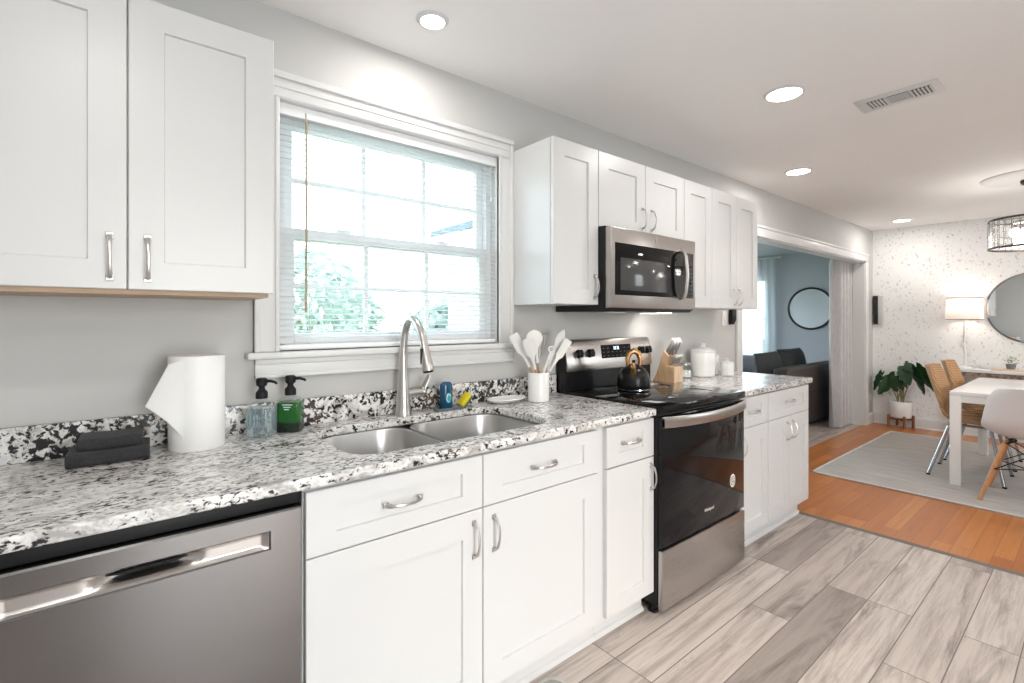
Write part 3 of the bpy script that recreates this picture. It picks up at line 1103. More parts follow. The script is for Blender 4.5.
def upper_cab(label, x0, x1, z0, z1, doors, wood=False, swap=None):
    t = thing('wall_cabinet', label, 'cabinet', ((x0 + x1) / 2, -0.15, z0), 0, 'white wall cabinets')
    mb = MB()
    mb.box(x0 + 0.001, x1 - 0.001, YUF + 0.003, -0.003, z0 + (0.004 if wood else 0), z1, 0.001, 1)
    mb.build('carcass', 'cabinet', t)
    if wood:
        mb = MB()
        mb.box(x0 + 0.012, x1 - 0.012, YUF + 0.002, -0.004, z0 - 0.012, z0 + 0.004)
        o = mb.build('bottom_panel', 'raw_wood', t)
        o['label'] = 'bare wood underside'
    for a, b, hx, hz in doors:
        short = (z1 - z0) < 0.5
        f = shaker(a, b, z0 + (0.001 if not wood else 0.0), z1 - 0.001, YU, 'door', t, st=0.075 if b - a > 0.33 else 0.07, rt=0.075, rb=0.055 if short else 0.072)
        pull(hx, hz, YU, f, True)
    return t


ZB, ZT = 1.3766, 2.138
upper_cab('white two-door wall cabinet left of the window, over the paper towels', -2.160, -1.472, 1.383, 2.143, [
    (-2.158, -1.8195 - g, -1.855, 1.464), (-1.8195 + g, -1.474, -1.778, 1.464)], True)
upper_cab('tall narrow white wall cabinet beside the window, left of the microwave', -0.307, 0.0005, ZB, ZT, [(-0.305, 0.0, -0.030, 1.464)])
upper_cab('short white two-door wall cabinet directly over the microwave', 0.002, 0.7675, 1.765, ZT, [
    (0.004, 0.384, 0.358, 1.846), (0.3875, 0.7655, 0.441, 1.846)])
upper_cab('tall narrow white wall cabinet just right of the microwave', 0.769, 1.0865, ZB, ZT, [(0.771, 1.0855, 0.797, 1.464)])
upper_cab('tall white two-door wall cabinet at the end of the row by the opening', 1.088, 1.7215, ZB, ZT, [
    (1.0895, 1.404, 1.372, 1.457), (1.4075, 1.720, 1.440, 1.457)])

# ------------------------------------------------------------------ countertops
CT, CB = 0.914, 0.884


def slab(name, outer, hole, label):
    b2 = bmesh.new()
    for lp in ([outer] + ([hole] if hole else [])):
        vv = [b2.verts.new((x, y, CT)) for x, y in lp]
        for i in range(len(vv)):
            b2.edges.new((vv[i], vv[(i + 1) % len(vv)]))
    bmesh.ops.triangle_fill(b2, use_beauty=True, use_dissolve=False, edges=b2.edges[:])
    r = bmesh.ops.extrude_face_region(b2, geom=b2.faces[:])
    for v in [e for e in r['geom'] if isinstance(e, bmesh.types.BMVert)]:
        v.co.z = CB
    mb = MB()
    mb.merge(b2)
    o = mb.build(name, 'granite', None, bevel=0.006)
    return tag(o, label, 'countertop')


YC = -0.641
SX0, SX1, SY0, SY1 = -1.315, -0.522, -0.547, -0.112
hole = [(p[0], p[1]) for p in rrect(SX0, SX1, SY0, SY1, 0.10, 0, 8)]
slab('countertop', [(-2.72, YC), (-0.003, YC), (-0.003, -0.003), (-2.72, -0.003)], hole, 'long speckled granite countertop holding the sink, white with black and brown flecks')
rc = []
for i in range(5):
    a = R(-90 + 22.5 * i)
    rc.append((1.793 - 0.02 + 0.02 * math.cos(a), YC + 0.02 + 0.02 * math.sin(a)))
slab('countertop', [(0.766, YC)] + rc + [(1.793, -0.003), (0.766, -0.003)], None, 'short speckled granite countertop right of the stove, ending at the opening')
mb = MB()
mb.box(-2.72, -0.006, -0.022, -0.003, CT + 0.0005, 1.013, 0.003)
tag(mb.build('backsplash', 'granite_bs'), 'low granite backsplash along the wall behind the sink, densely flecked with black', 'backsplash')

# ------------------------------------------------------------------ sink
sk = thing('sink', 'undermounted stainless double-bowl kitchen sink', 'sink', (-0.92, -0.33, 0.70))


def bowl(x0, x1, y0, y1, r, depth):
    mb = MB()
    zt = 0.8825
    lps = [rrect(x0 - 0.012, x1 + 0.012, y0 - 0.015, y1 + 0.015, r + 0.01, zt), rrect(x0, x1, y0, y1, r, zt),
           rrect(x0 + 0.002, x1 - 0.002, y0 + 0.002, y1 - 0.002, r, zt - 0.005)]
    lps.append(rrect(x0 + 0.012, x1 - 0.012, y0 + 0.012, y1 - 0.012, r - 0.01, zt - depth + 0.035))
    for k in range(1, 6):
        a = R(90 * k / 5)
        i_ = 0.012 + 0.035 * (1 - math.cos(a))
        lps.append(rrect(x0 + i_, x1 - i_, y0 + i_, y1 - i_, max(0.02, r - 0.01 - 0.02 * (1 - math.cos(a))), zt - depth + 0.035 * (1 - math.sin(a))))
    mb.loft(lps, True, False, True)
    o = mb.build('bowl', 'steel_sink', sk, smooth=50)
    mb = MB()
    cx, cy = (x0 + x1) / 2, (y0 + y1) / 2
    mb.lathe([(0.045, 0.001), (0.043, 0.004), (0.033, 0.004), (0.030, 0.0015), (0.003, 0.0015)], 28, (cx, cy, zt - depth + 0.0), True, True)
    mb.build('drain', 'chrome', o)
    return o


bowl(SX0 + 0.006, -0.975, SY0 + 0.006, SY1 - 0.006, 0.095, 0.19)
bowl(-0.945, SX1 - 0.006, SY0 + 0.006, SY1 - 0.006, 0.095, 0.17)

# ------------------------------------------------------------------ faucet
fx, fy = -0.927, -0.066
fc = thing('faucet', 'tall brushed-nickel pull-down faucet arching over the sink', 'faucet', (fx, fy, CT))
mb = MB()
mb.lathe([(0.0335, 0.0), (0.0335, 0.004), (0.032, 0.012), (0.0285, 0.04), (0.0255, 0.085), (0.0225, 0.13), (0.0185, 0.19), (0.0165, 0.245)], 28, (fx, fy, CT))
body = mb.build('body', 'nickel', fc)
mb = MB()
pts = bez((fx, fy, 1.15), (fx, fy, 1.33), (fx + 0.004, fy - 0.075, 1.335), (fx + 0.006, fy - 0.128, 1.268), 20)
pts += bez((fx + 0.006, fy - 0.128, 1.268), (fx + 0.007, fy - 0.138, 1.255), (fx + 0.007, fy - 0.145, 1.24), (fx + 0.008, fy - 0.150, 1.222), 5)[1:]
mb.tube(pts, 0.0158, 16)
mb.build('neck', 'nickel', fc)
mb = MB()
p0, p1 = Vector((fx + 0.008, fy - 0.150, 1.224)), Vector((fx + 0.010, fy - 0.186, 1.107))
mb.tube([p0, p0.lerp(p1, 0.03), p0.lerp(p1, 0.3), p0.lerp(p1, 0.75), p0.lerp(p1, 0.97), p1], [0.0155, 0.0165, 0.0175, 0.0215, 0.0235, 0.022], 20)
sh = mb.build('spray_head', 'nickel', fc)
mb = MB()
q = p0.lerp(p1, 0.35)
mb.box(q.x - 0.022, q.x - 0.014, q.y - 0.012, q.y + 0.0, q.z - 0.048, q.z + 0.012, 0.003)
mb.build('spray_button', 'black_matte', sh)
mb = MB()
mb.tube([p1, p1 + (p1 - p0).normalized() * 0.003], [0.020, 0.0185], 20)
mb.build('nozzle', 'black_matte', sh)
mb = MB()
mb.tube([(fx + 0.012, fy, 1.000), (fx + 0.085, fy, 1.002)], [0.019, 0.018], 18)
mb.tube([(fx + 0.083, fy, 1.002), (fx + 0.089, fy, 1.003), (fx + 0.094, fy, 1.003)], [0.0225, 0.0235, 0.020], 18)
mb.tube([(fx + 0.090, fy, 1.003), (fx + 0.096, fy - 0.004, 1.028), (fx + 0.110, fy - 0.008, 1.058), (fx + 0.116, fy - 0.010, 1.070)], [0.014, 0.012, 0.0105, 0.008], 12, squash=(1.4, 0.7))
mb.build('lever', 'nickel', fc)

# ------------------------------------------------------------------ dishwasher
dw = thing('dishwasher', 'stainless dishwasher with a recessed pocket handle under the counter', 'dishwasher', (-1.79, -0.3, 0))
DX0, DX1 = -2.097, -1.489
mb = MB()
mb.box(DX0 + 0.004, DX1 - 0.004, -0.60, -0.03, 0.10, 0.872)
mb.box(DX0 + 0.004, DX1 - 0.004, -0.60, -0.55, 0.0, 0.10)
mb.build('tub_body', 'black_matte', dw)
mb = MB()
mb.box(DX0 + 0.002, DX1 - 0.002, -0.618, -0.590, 0.850, 0.8825, 0.003)
mb.build('control_strip', 'black_matte', dw)
# door front with a pocket: outer panel + inset trough
YD = -0.640
hx0, hx1, hz0, hz1 = DX0 + 0.076, DX1 - 0.074, 0.764, 0.803
mb = MB()


def fr(a0, a1, b0, b1, y):
    return [(a0, y, b0), (a1, y, b0), (a1, y, b1), (a0, y, b1)]


mb.loft([fr(DX0, DX1, 0.115, 0.848, -0.595), fr(DX0, DX1, 0.115, 0.848, YD + 0.004), fr(DX0 + 0.004, DX1 - 0.004, 0.119, 0.844, YD),
         fr(hx0 - 0.003, hx1 + 0.003, hz0 - 0.003, hz1 + 0.003, YD), fr(hx0, hx1, hz0, hz1, YD + 0.004)], True, True, False)
dd = mb.build('door', 'steel_v', dw)
# trough: shallow with a deeper rounded scoop in the middle
mb = MB()
nx, nz = 44, 12
grid = []
xm, hw = (hx0 + hx1) / 2, (hx1 - hx0) / 2
for j in range(nz + 1):
    row = []
    vz = j / nz
    zz = hz0 + (hz1 - hz0) * vz
    for i in range(nx + 1):
        xx = hx0 + (hx1 - hx0) * i / nx
        edge = min(1.0, min(vz, 1 - vz) / 0.16, min(xx - hx0, hx1 - xx) / 0.005)
        u = abs((xx - xm) / (hw * 0.42))
        sc = max(0.0, 1 - u ** 2.6) if u < 1 else 0.0
        vv_ = max(0.0, 1 - abs((vz - 0.56) / 0.36) ** 3)
        row.append((xx, YD + 0.004 + 0.009 * edge + 0.024 * sc * vv_ * edge, zz))
    grid.append(row)
mb.surf(grid)
mb.build('pocket_handle', 'steel', dd, smooth=60)
mb = MB()
mb.tube([(xm - hw * 0.34, YD + 0.030, hz0 + 0.024), (xm - hw * 0.2, YD + 0.0285, hz0 + 0.024), (xm + hw * 0.2, YD + 0.0285, hz0 + 0.024), (xm + hw * 0.34, YD + 0.030, hz0 + 0.024)], [0.002, 0.009, 0.009, 0.002], 10, squash=(1.0, 0.5))
mb.build('finger_slot', 'black_matte', dd)
mb = MB()
mb.box(DX0 + 0.004, DX1 - 0.004, -0.575, -0.56, 0.005, 0.112)
mb.build('toe_panel', 'black_matte', dw)

# ------------------------------------------------------------------ range
RX0, RX1 = 0.002, 0.762
st = thing('electric_range', 'freestanding electric range with black glass oven door and stainless drawer', 'stove', (0.382, -0.33, 0))
mb = MB()
mb.box(RX0, RX1, -0.640, -0.012, 0.045, 0.889, 0.003)
mb.build('body', 'black', st)
for x in (RX0 + 0.03, RX1 - 0.03):
    for y in (-0.60, -0.06):
        mb = MB()
        mb.lathe([(0.022, 0), (0.022, 0.01), (0.014, 0.014), (0.014, 0.046)], 16, (x, y, 0))
        mb.build('foot', 'black_matte', st)
mb = MB()
mb.box(RX0 - 0.001, RX1 + 0.001, -0.668, -0.012, 0.889, 0.9245, 0.004)
ck = mb.build('cooktop', 'black_glass', st)
for x, y, r in ((0.20, -0.50, 0.105), (0.57, -0.50, 0.085), (0.20, -0.23, 0.075), (0.57, -0.23, 0.105)):
    mb = MB()
    mb.ring((x, y, 0.9245), r, 0.0008, 'Z', 40, 4)
    mb.build('burner_ring', 'dark_screen', ck)
# oven door
YO = -0.664
mb = MB()
mb.box(RX0 + 0.003, RX1 - 0.003, YO, -0.640, 0.305, 0.878, 0.004)
od = mb.build('oven_door', 'black_glass', st)
mb = MB()
n = 24
for i in range(n):
    pass
loops = []
for i in range(n + 1):
    s = i / n
    x = RX0 + 0.004 + (RX1 - RX0 - 0.008) * s
    bow = 0.046 * (1 - (2 * s - 1) ** 2) ** 0.8
    dz = -0.005 * (1 - (2 * s - 1) ** 2)
    y = YO - 0.010 - bow
    loops.append([(x, y + 0.012, 0.835 + dz), (x, y + 0.002, 0.832 + dz), (x, y - 0.002, 0.839 + dz), (x, y - 0.002, 0.874 + dz), (x, y + 0.002, 0.881 + dz), (x, y + 0.012, 0.878 + dz)])
mb.loft(loops)
mb.box(RX0 + 0.004, RX0 + 0.028, YO - 0.012, YO + 0.002, 0.832, 0.872)
mb.box(RX1 - 0.028, RX1 - 0.004, YO - 0.012, YO + 0.002, 0.832, 0.872)
mb.build('handle', 'steel', od, smooth=40)
mb = MB()
mb.box(RX0 + 0.003, RX1 - 0.003, -0.645, -0.638, 0.294, 0.306)
mb.build('door_gap', 'black_matte', st)
mb = MB()
mb.box(RX0 + 0.002, RX1 - 0.002, -0.668, -0.640, 0.030, 0.292, 0.006)
mb.build('drawer', 'steel', st)
# sticker and maker's mark on the door
mb = MB()
mb.lathe([(0.0275, 0.0), (0.0275, 0.0008)], 32)
mb.xform(Matrix.Translation((0.632, YO - 0.0002, 0.473)) @ Matrix.Rotation(R(90), 4, 'X') @ Matrix.Diagonal((1, 1.25, 1, 1)))
sticker = mb.build('round_sticker', 'badge_white', od)
for nm, txt, size, loc, mat in (('printed_mark', 'G', 0.034, (0.632, YO - 0.0016, 0.462), 'badge_dark'), ('lettering', 'Whirlpool', 0.021, (0.398, YO - 0.0012, 0.378), 'badge_white')):
    cu = bpy.data.curves.new(nm, 'FONT')
    cu.body = txt
    cu.size = size
    cu.align_x = 'CENTER'
    cu.extrude = 0.0003
    cu.materials.append(M[mat])
    tmp = bpy.data.objects.new('type_setting', cu)
    COL.objects.link(tmp)
    me = bpy.data.meshes.new_from_object(tmp.evaluated_get(bpy.context.evaluated_depsgraph_get()))
    me.name = nm
    bpy.data.objects.remove(tmp)
    bpy.data.curves.remove(cu)
    o = bpy.data.objects.new(nm, me)
    COL.objects.link(o)
    pa = sticker if nm == 'printed_mark' else od
    o.parent = pa
    o.location = Vector(loc) - wloc(pa)
    o.rotation_euler = (R(90), 0, 0)
mb = MB()
mb.ring((0.632, YO - 0.0012, 0.473), 0.021, 0.0016, 'Y', 32, 5)
mb.build('sticker_ring', 'badge_dark', sticker)
# backguard
mb = MB()
mb.prism([(-0.014, 0.925), (-0.075, 0.925), (-0.075, 1.035), (-0.060, 1.185), (-0.014, 1.185)], 'X', RX0, RX1)
bgd = mb.build('backguard', 'black', st)
mb = MB()
mb.prism([(-0.0755, 1.030), (-0.088, 1.026), (-0.090, 1.036), (-0.066, 1.184), (-0.058, 1.194), (-0.030, 1.196), (-0.030, 1.186), (-0.060, 1.186)], 'X', RX0 + 0.008, RX1 - 0.004)
mb.build('control_panel', 'steel', st)


def on_panel(z):
    return -0.090 + (z - 1.036) * (0.024 / 0.148)


tilt = math.atan2(0.024, 0.148)
for x in (0.104, 0.194, 0.652, 0.722):
    mb = MB()
    mb.lathe([(0.024, 0), (0.024, 0.004), (0.0215, 0.006), (0.020, 0.024), (0.018, 0.027)], 24)
    mb.box(-0.0055, 0.0055, -0.021, 0.021, 0.010, 0.033, 0.002)
    mb.xform(Matrix.Translation((x, on_panel(1.118), 1.118)) @ Matrix.Rotation(R(90) - tilt, 4, 'X'))
    mb.build('knob', 'black', st)
mb = MB()
mb.box(-0.135, 0.135, -0.038, 0.038, 0.0, 0.002, 0.0008, 1)
mb.xform(Matrix.Translation((0.428, on_panel(1.122) + 0.0002, 1.122)) @ Matrix.Rotation(R(90) - tilt, 4, 'X'))
dp = mb.build('display', 'black_glass', st)
mb = MB()
for k, x in enumerate((-0.022, -0.010, 0.006, 0.018)):
    for zz in (0.010, 0.018, 0.026):
        mb.box(x - 0.003, x + 0.003, zz - 0.0007, zz + 0.0007, 0.0022, 0.0026)
    mb.box(x + 0.0026, x + 0.004, 0.010, 0.026, 0.0022, 0.0026)
mb.xform(Matrix.Translation((0.428, on_panel(1.122) + 0.0002, 1.122)) @ Matrix.Rotation(R(90) - tilt, 4, 'X'))
mb.build('digits', 'digit', dp)
mb = MB()
for i in range(7):
    for j in range(3):
        if 2 <= i <= 4 and j == 2:
            continue
        x = -0.115 + i * 0.038
        zz = -0.026 + j * 0.022
        mb.box(x - 0.007, x + 0.007, zz - 0.0016, zz + 0.0016, 0.0022, 0.0026)
mb.xform(Matrix.Translation((0.428, on_panel(1.122) + 0.0002, 1.122)) @ Matrix.Rotation(R(90) - tilt, 4, 'X'))
o = mb.build('keypad', 'dish_grey', dp)
o['kind'] = 'stuff'

# ------------------------------------------------------------------ microwave
mw = thing('microwave', 'stainless over-the-range microwave with black glass door', 'microwave', (0.381, -0.2, 1.345))
MX0, MX1, MZ0, MZ1, YM = 0.004, 0.760, 1.362, 1.755, -0.382
mb = MB()
mb.box(MX0, MX1, -0.345, -0.004, 1.345, 1.762, 0.002)
bd = mb.build('body', 'black', mw)
mb = MB()
mb.prism([(-0.345, 1.345), (-0.372, 1.362), (-0.345, 1.362)], 'X', MX0 + 0.004, MX1 - 0.004)
mb.build('vent_lip', 'black_matte', mw)
for x in (0.14, 0.42):
    mb = MB()
    mb.box(x, x + 0.14, -0.26, -0.14, 1.341, 1.346)
    mb.build('grease_filter', 'steel', mw)
mb = MB()
mb.box(0.62, 0.74, -0.24, -0.10, 1.3395, 1.346)
mb.build('task_light', 'task_glow', mw)
d = bpy.data.lights.new('task_lamp', 'AREA')
d.size = 0.2
d.energy = 1.1
d.color = (1, 0.95, 0.88)
o = bpy.data.objects.new('task_lamp', d)
COL.objects.link(o)
o.parent = mw
o.location = Vector((0.72, -0.20, 1.336)) - wloc(mw)
o.rotation_euler = (R(6), R(-50), 0)
mb = MB()
mb.box(MX0, MX1, YM, -0.347, MZ0, MZ1, 0.004)
fd = mb.build('door', 'steel', mw)
mb = MB()
mb.box(MX0 + 0.028, MX1 - 0.022, YM - 0.002, YM + 0.004, 1.424, 1.682, 0.004)
gp = mb.build('glass_panel', 'black_glass', fd)
mb = MB()
mb.box(MX0 + 0.068, 0.475, YM - 0.0028, YM - 0.001, 1.448, 1.610, 0.003)
mb.build('screen', 'dark_screen', gp)
mb = MB()
pts = [(0.600, YM - 0.002, 1.690), (0.602, YM - 0.024, 1.680), (0.604, YM - 0.034, 1.650), (0.606, YM - 0.042, 1.553), (0.604, YM - 0.034, 1.456), (0.602, YM - 0.024, 1.426), (0.600, YM - 0.002, 1.416)]
mb.tube(pts, [0.011, 0.012, 0.0125, 0.0125, 0.0125, 0.012, 0.011], 12, squash=(1.2, 0.7))
mb.build('handle', 'nickel', fd)
mb = MB()
for j in range(8):
    for i in range(3):
        x = 0.668 + i * 0.022
        z = 1.452 + j * 0.023
        mb.box(x - 0.0055, x + 0.0055, YM - 0.0027, YM - 0.001, z - 0.0022, z + 0.0022)
mb.build('keypad', 'dish_grey', gp)
mb = MB()
mb.box(0.662, 0.722, YM - 0.0027, YM - 0.001, 1.640, 1.662)
mb.build('display', 'dark_screen', gp)
mb = MB()
a0 = [(0.382 + 0.014 * math.cos(t_) * (1 + 0.25 * t_ / 6), YM - 0.001, 1.719 + 0.018 * math.sin(t_)) for t_ in [k * 0.4 for k in range(13)]]
mb.tube(a0, 0.0018, 6)
mb.build('emblem', 'nickel', fd)

# ------------------------------------------------------------------ things on the counter
# paper towel
px, py = -1.647, -0.118
pt = thing('paper_towel_roll', 'white paper towel roll standing on the counter with a loose sheet', 'paper towel', (px, py, CT))
mb = MB()
z0, z1, ro, ri = CT + 0.001, 1.196, 0.0745, 0.020
mb.lathe([(ri, z0), (ro - 0.002, z0), (ro, z0 + 0.003), (ro, z1 - 0.003), (ro - 0.002, z1), (ri, z1), (ri, z0)], 56, (px, py, 0), False, False)
mb.build('roll', 'paper', pt)
mb = MB()
mb.lathe([(ri - 0.001, z0), (ri - 0.001, z1 - 0.004), (ri - 0.003, z1 - 0.004), (ri - 0.003, z0), (ri - 0.001, z0)], 28, (px, py, 0), False, False)
mb.build('cardboard_core', 'card', pt)
mb = MB()
# loose sheet: leaves the roll at its side facing the room and flares to the left with a lifted corner
grid = []
for j in range(13):
    t_ = j / 12
    row = []
    for i in range(15):
        s = i / 14
        # along the sheet: from attached edge (s=0) to the free edge (s=1)
        ztop = z1 - 0.010 - 0.012 * s
        zbot = (z0 + 0.060) + 0.080 * s ** 1.1 - 0.02 * (1 - s) ** 2
        zz = ztop + (zbot - ztop) * t_
        ang0 = R(238 - 30 * s)
        rr = ro + 0.0015 + 0.055 * s ** 1.6 * (0.18 + 0.82 * t_)
        ang = ang0 - R(18) * s * t_
        row.append((px + rr * math.cos(ang), py + rr * math.sin(ang), zz))
    grid.append(row)
mb.surf(grid)
mb.build('loose_sheet', 'paper', pt, smooth=80, solid=0.0008)


# folded towels
def folded(name, x0, x1, y0, y1, z0, z1, label, rot):
    mb = MB()
    r = (z1 - z0) / 2
    prof = []
    zc_ = (z0 + z1) / 2
    for k in range(9):
        a = R(90 + 180 * k / 8)
        prof.append((y0 + r + r * math.cos(a), zc_ + r * math.sin(a)))
    prof += [(y1, z0 + 0.001), (y1, zc_ - 0.003), (y1 - 0.012, zc_), (y1, zc_ + 0.003), (y1, z1 - 0.001)]
    loops = []
    n = 14
    for i in range(n + 1):
        x = x0 + (x1 - x0) * i / n
        wob = 0.0012 * math.sin(i * 0.6 + 0.5)
        sc = 1.0 if 0 < i < n else 0.93
        loops.append([(x, (p[0] - (y0 + y1) / 2) * sc + (y0 + y1) / 2, max(z0, zc_ + (p[1] - zc_) * sc + (wob if p[1] > zc_ else 0))) for p in prof])
    mb.loft(loops)
    cx, cy = (x0 + x1) / 2, (y0 + y1) / 2
    mb.xform(Matrix.Translation((cx, cy, 0)) @ Matrix.Rotation(rot, 4, 'Z') @ Matrix.Translation((-cx, -cy, 0)))
    return tag(mb.build(name, 'towel', None, smooth=60), label, 'towel', 'folded towels')


folded('folded_towel', -1.942, -1.764, -0.190, -0.045, CT + 0.001, CT + 0.036, 'larger folded charcoal towel lying flat on the granite counter', R(-3))
folded('folded_towel', -1.920, -1.780, -0.168, -0.050, CT + 0.0375, CT + 0.069, 'smaller folded charcoal towel on top of the other towel', R(-3))


# soap dispensers
def soap(x, y, rot, hw, hd, hb, neck_z, label, liq, base=None):
    t = thing('soap_dispenser', label, 'soap dispenser', (x, y, CT), rot, 'pump soap dispensers')
    mb = MB()

    def rr(a, b, z, r):
        return rrect(-a, a, -b, b, r, z, 5)
    lps = [rr(hw * 0.9, hd * 0.9, 0.001, 0.008), rr(hw, hd, 0.006, 0.011), rr(hw, hd, hb - 0.018, 0.012), rr(hw * 0.97, hd * 0.97, hb - 0.008, 0.014), rr(hw * 0.80, hd * 0.80, hb, 0.014), rr(0.017, 0.017, hb + 0.008, 0.0165), rr(0.0145, 0.0145, hb + 0.012, 0.014), rr(0.0145, 0.0145, neck_z, 0.014)]
    mb.loft(lps)
    b = mb.build('bottle', 'clear_plastic', t, local=True, smooth=50)
    mb = MB()
    lps = [rr(hw * 0.88, hd * 0.88, 0.003, 0.008), rr(hw * 0.975, hd * 0.965, 0.008, 0.010), rr(hw * 0.975, hd * 0.965, hb - 0.022, 0.011), rr(hw * 0.93, hd * 0.92, hb - 0.013, 0.012)]
    mb.loft(lps)
    mb.build('liquid', liq, b, local=True, smooth=50)
    mb = MB()
    mb.lathe([(0.0185, neck_z - 0.004), (0.0185, neck_z + 0.016), (0.013, neck_z + 0.023), (0.0095, neck_z + 0.028), (0.0095, neck_z + 0.034), (0.0165, neck_z + 0.040), (0.0175, neck_z + 0.060), (0.013, neck_z + 0.064)], 22)
    mb.tube([(0.008, 0, neck_z + 0.052), (0.030, 0, neck_z + 0.054), (0.046, 0, neck_z + 0.050), (0.052, 0, neck_z + 0.045)], [0.006, 0.005, 0.0045, 0.004], 10)
    mb.build('pump', 'black_matte', t, local=True)
    return t, b


# the spouts point to the room and the right
t1, b1 = soap(-1.462, -0.100, R(-42), 0.0375, 0.0375, 0.112, 0.132, 'square clear soap dispenser of pale blue liquid with a black pump', 'blue_liquid')
mb = MB()
for k in range(5):
    xx = -0.024 + k * 0.011
    hgt = 0.050 + 0.012 * ((k * 5) % 3)
    mb.box(xx, xx + 0.0042, -0.0386, -0.0378, 0.030 + 0.006 * ((k * 2) % 3), 0.030 + hgt)
mb.build('printed_label', 'blue_label', b1, local=True)
mb = MB()
mb.box(-0.0386, -0.0378, -0.020, 0.012, 0.034, 0.088)
mb.build('printed_label', 'blue_label', b1, local=True)
t2, b2_ = soap(-1.366, -0.080, R(-36), 0.0385, 0.030, 0.118, 0.132, 'green soap dispenser with a black pump beside the pale blue one', 'green_liquid')
mb = MB()
mb.loft([rrect(-0.0378, 0.0378, -0.0293, 0.0293, 0.011, 0.0035, 5), rrect(-0.0383, 0.0383, -0.0298, 0.0298, 0.011, 0.036, 5)])
mb.build('dark_base', 'green_dark', b2_, local=True)
mb = MB()
for k in range(3):
    mb.box(-0.016 + k * 0.003, 0.018 - k * 0.006, -0.0312, -0.0302, 0.096 - k * 0.008, 0.099 - k * 0.008)
mb.build('printed_label', 'label_white', b2_, local=True)

# dish soap, tray, sponge
tr = MB()
tr.loft([rrect(-0.79, -0.655, -0.112, -0.055, 0.026, CT + 0.001, 8), rrect(-0.794, -0.651, -0.116, -0.051, 0.03, CT + 0.014, 8), rrect(-0.790, -0.655, -0.112, -0.055, 0.027, CT + 0.014, 8), rrect(-0.786, -0.659, -0.108, -0.059, 0.025, CT + 0.004, 8)])
tag(tr.build('sponge_tray', 'dish_grey'), 'oval grey tray behind the sink holding the dish soap', 'tray')
dx, dy = -0.733, -0.083
ds = thing('dish_soap_bottle', 'blue dish soap bottle with clear cap standing by the faucet', 'dish soap', (dx, dy, CT + 0.0045))
zb = CT + 0.0048
mb = MB()


def ell(a, b, z, n=24):
    return [(dx + a * math.cos(2 * PI * i / n), dy + b * math.sin(2 * PI * i / n), z) for i in range(n)]


mb.loft([ell(0.027, 0.017, zb), ell(0.030, 0.020, zb + 0.005), ell(0.029, 0.019, zb + 0.05), ell(0.0305, 0.0205, zb + 0.085), ell(0.029, 0.019, zb + 0.105), ell(0.022, 0.016, zb + 0.114), ell(0.014, 0.013, zb + 0.118)])
bt = mb.build('bottle', 'dish_blue', ds, smooth=50)
mb = MB()
mb.lathe([(0.015, 0.116), (0.0155, 0.130), (0.012, 0.134), (0.008, 0.145), (0.006, 0.150)], 20, (dx, dy, zb))
mb.build('cap', 'clear_plastic', ds)
mb = MB()
mb.lathe([(0.0165, 0.0), (0.0165, 0.001)], 24)
mb.xform(Matrix.Translation((dx, dy - 0.0195, zb + 0.050)) @ Matrix.Rotation(R(90), 4, 'X') @ Matrix.Diagonal((0.9, 1.35, 1, 1)))
lb = mb.build('label_patch', 'label_teal', bt)
mb = MB()
pts = [(dx + 0.010 * math.cos(a), dy - 0.0212, zb + 0.050 + 0.016 * math.sin(a)) for a in [0.5 + k * 0.45 for k in range(11)]]
mb.tube(pts, 0.0025, 6)
mb.build('swirl_mark', 'label_white', lb)
sp = thing('sponge', 'yellow and green scrubbing sponge leaning beside the dish soap', 'sponge', (-0.638, -0.078, CT + 0.002), 0)
mt = Matrix.Translation((-0.636, -0.080, CT + 0.036)) @ Matrix.Rotation(R(-15), 4, 'Z') @ Matrix.Rotation(R(-52), 4, 'Y') @ Matrix.Rotation(R(8), 4, 'X')
mb = MB()
mb.box(-0.032, 0.032, -0.022, 0.022, -0.008, 0.011, 0.003)
mb.xform(mt)
mb.build('foam', 'sponge_y', sp)
mb = MB()
mb.box(-0.032, 0.032, -0.022, 0.022, -0.017, -0.0085, 0.002)
mb.xform(mt)
mb.build('scourer', 'sponge_g', sp)

# spoon rest plate
mb = MB()


def el2(a, b, z):
    return [(-0.405 + a * math.cos(2 * PI * i / 40), -0.092 + b * math.sin(2 * PI * i / 40), CT + z) for i in range(40)]


mb.loft([el2(0.065, 0.032, 0.001), el2(0.085, 0.045, 0.005), el2(0.108, 0.064, 0.019), el2(0.106, 0.062, 0.0215), el2(0.083, 0.043, 0.009), el2(0.055, 0.026, 0.006)])
tag(mb.build('spoon_rest', 'white_ceramic', smooth=60), 'white oval ceramic dish on the counter next to the utensil crock', 'dish')

# crock + utensils
kx, ky = -0.268, -0.165
ck_ = thing('utensil_crock', 'white cylindrical ceramic crock holding cooking utensils', 'crock', (kx, ky, CT))
mb = MB()
mb.lathe([(0.048, 0.001), (0.051, 0.004), (0.0515, 0.136), (0.050, 0.139), (0.0478, 0.137), (0.0475, 0.008), (0.002, 0.007)], 36, (kx, ky, CT))
mb.build('pot', 'white_ceramic', ck_)


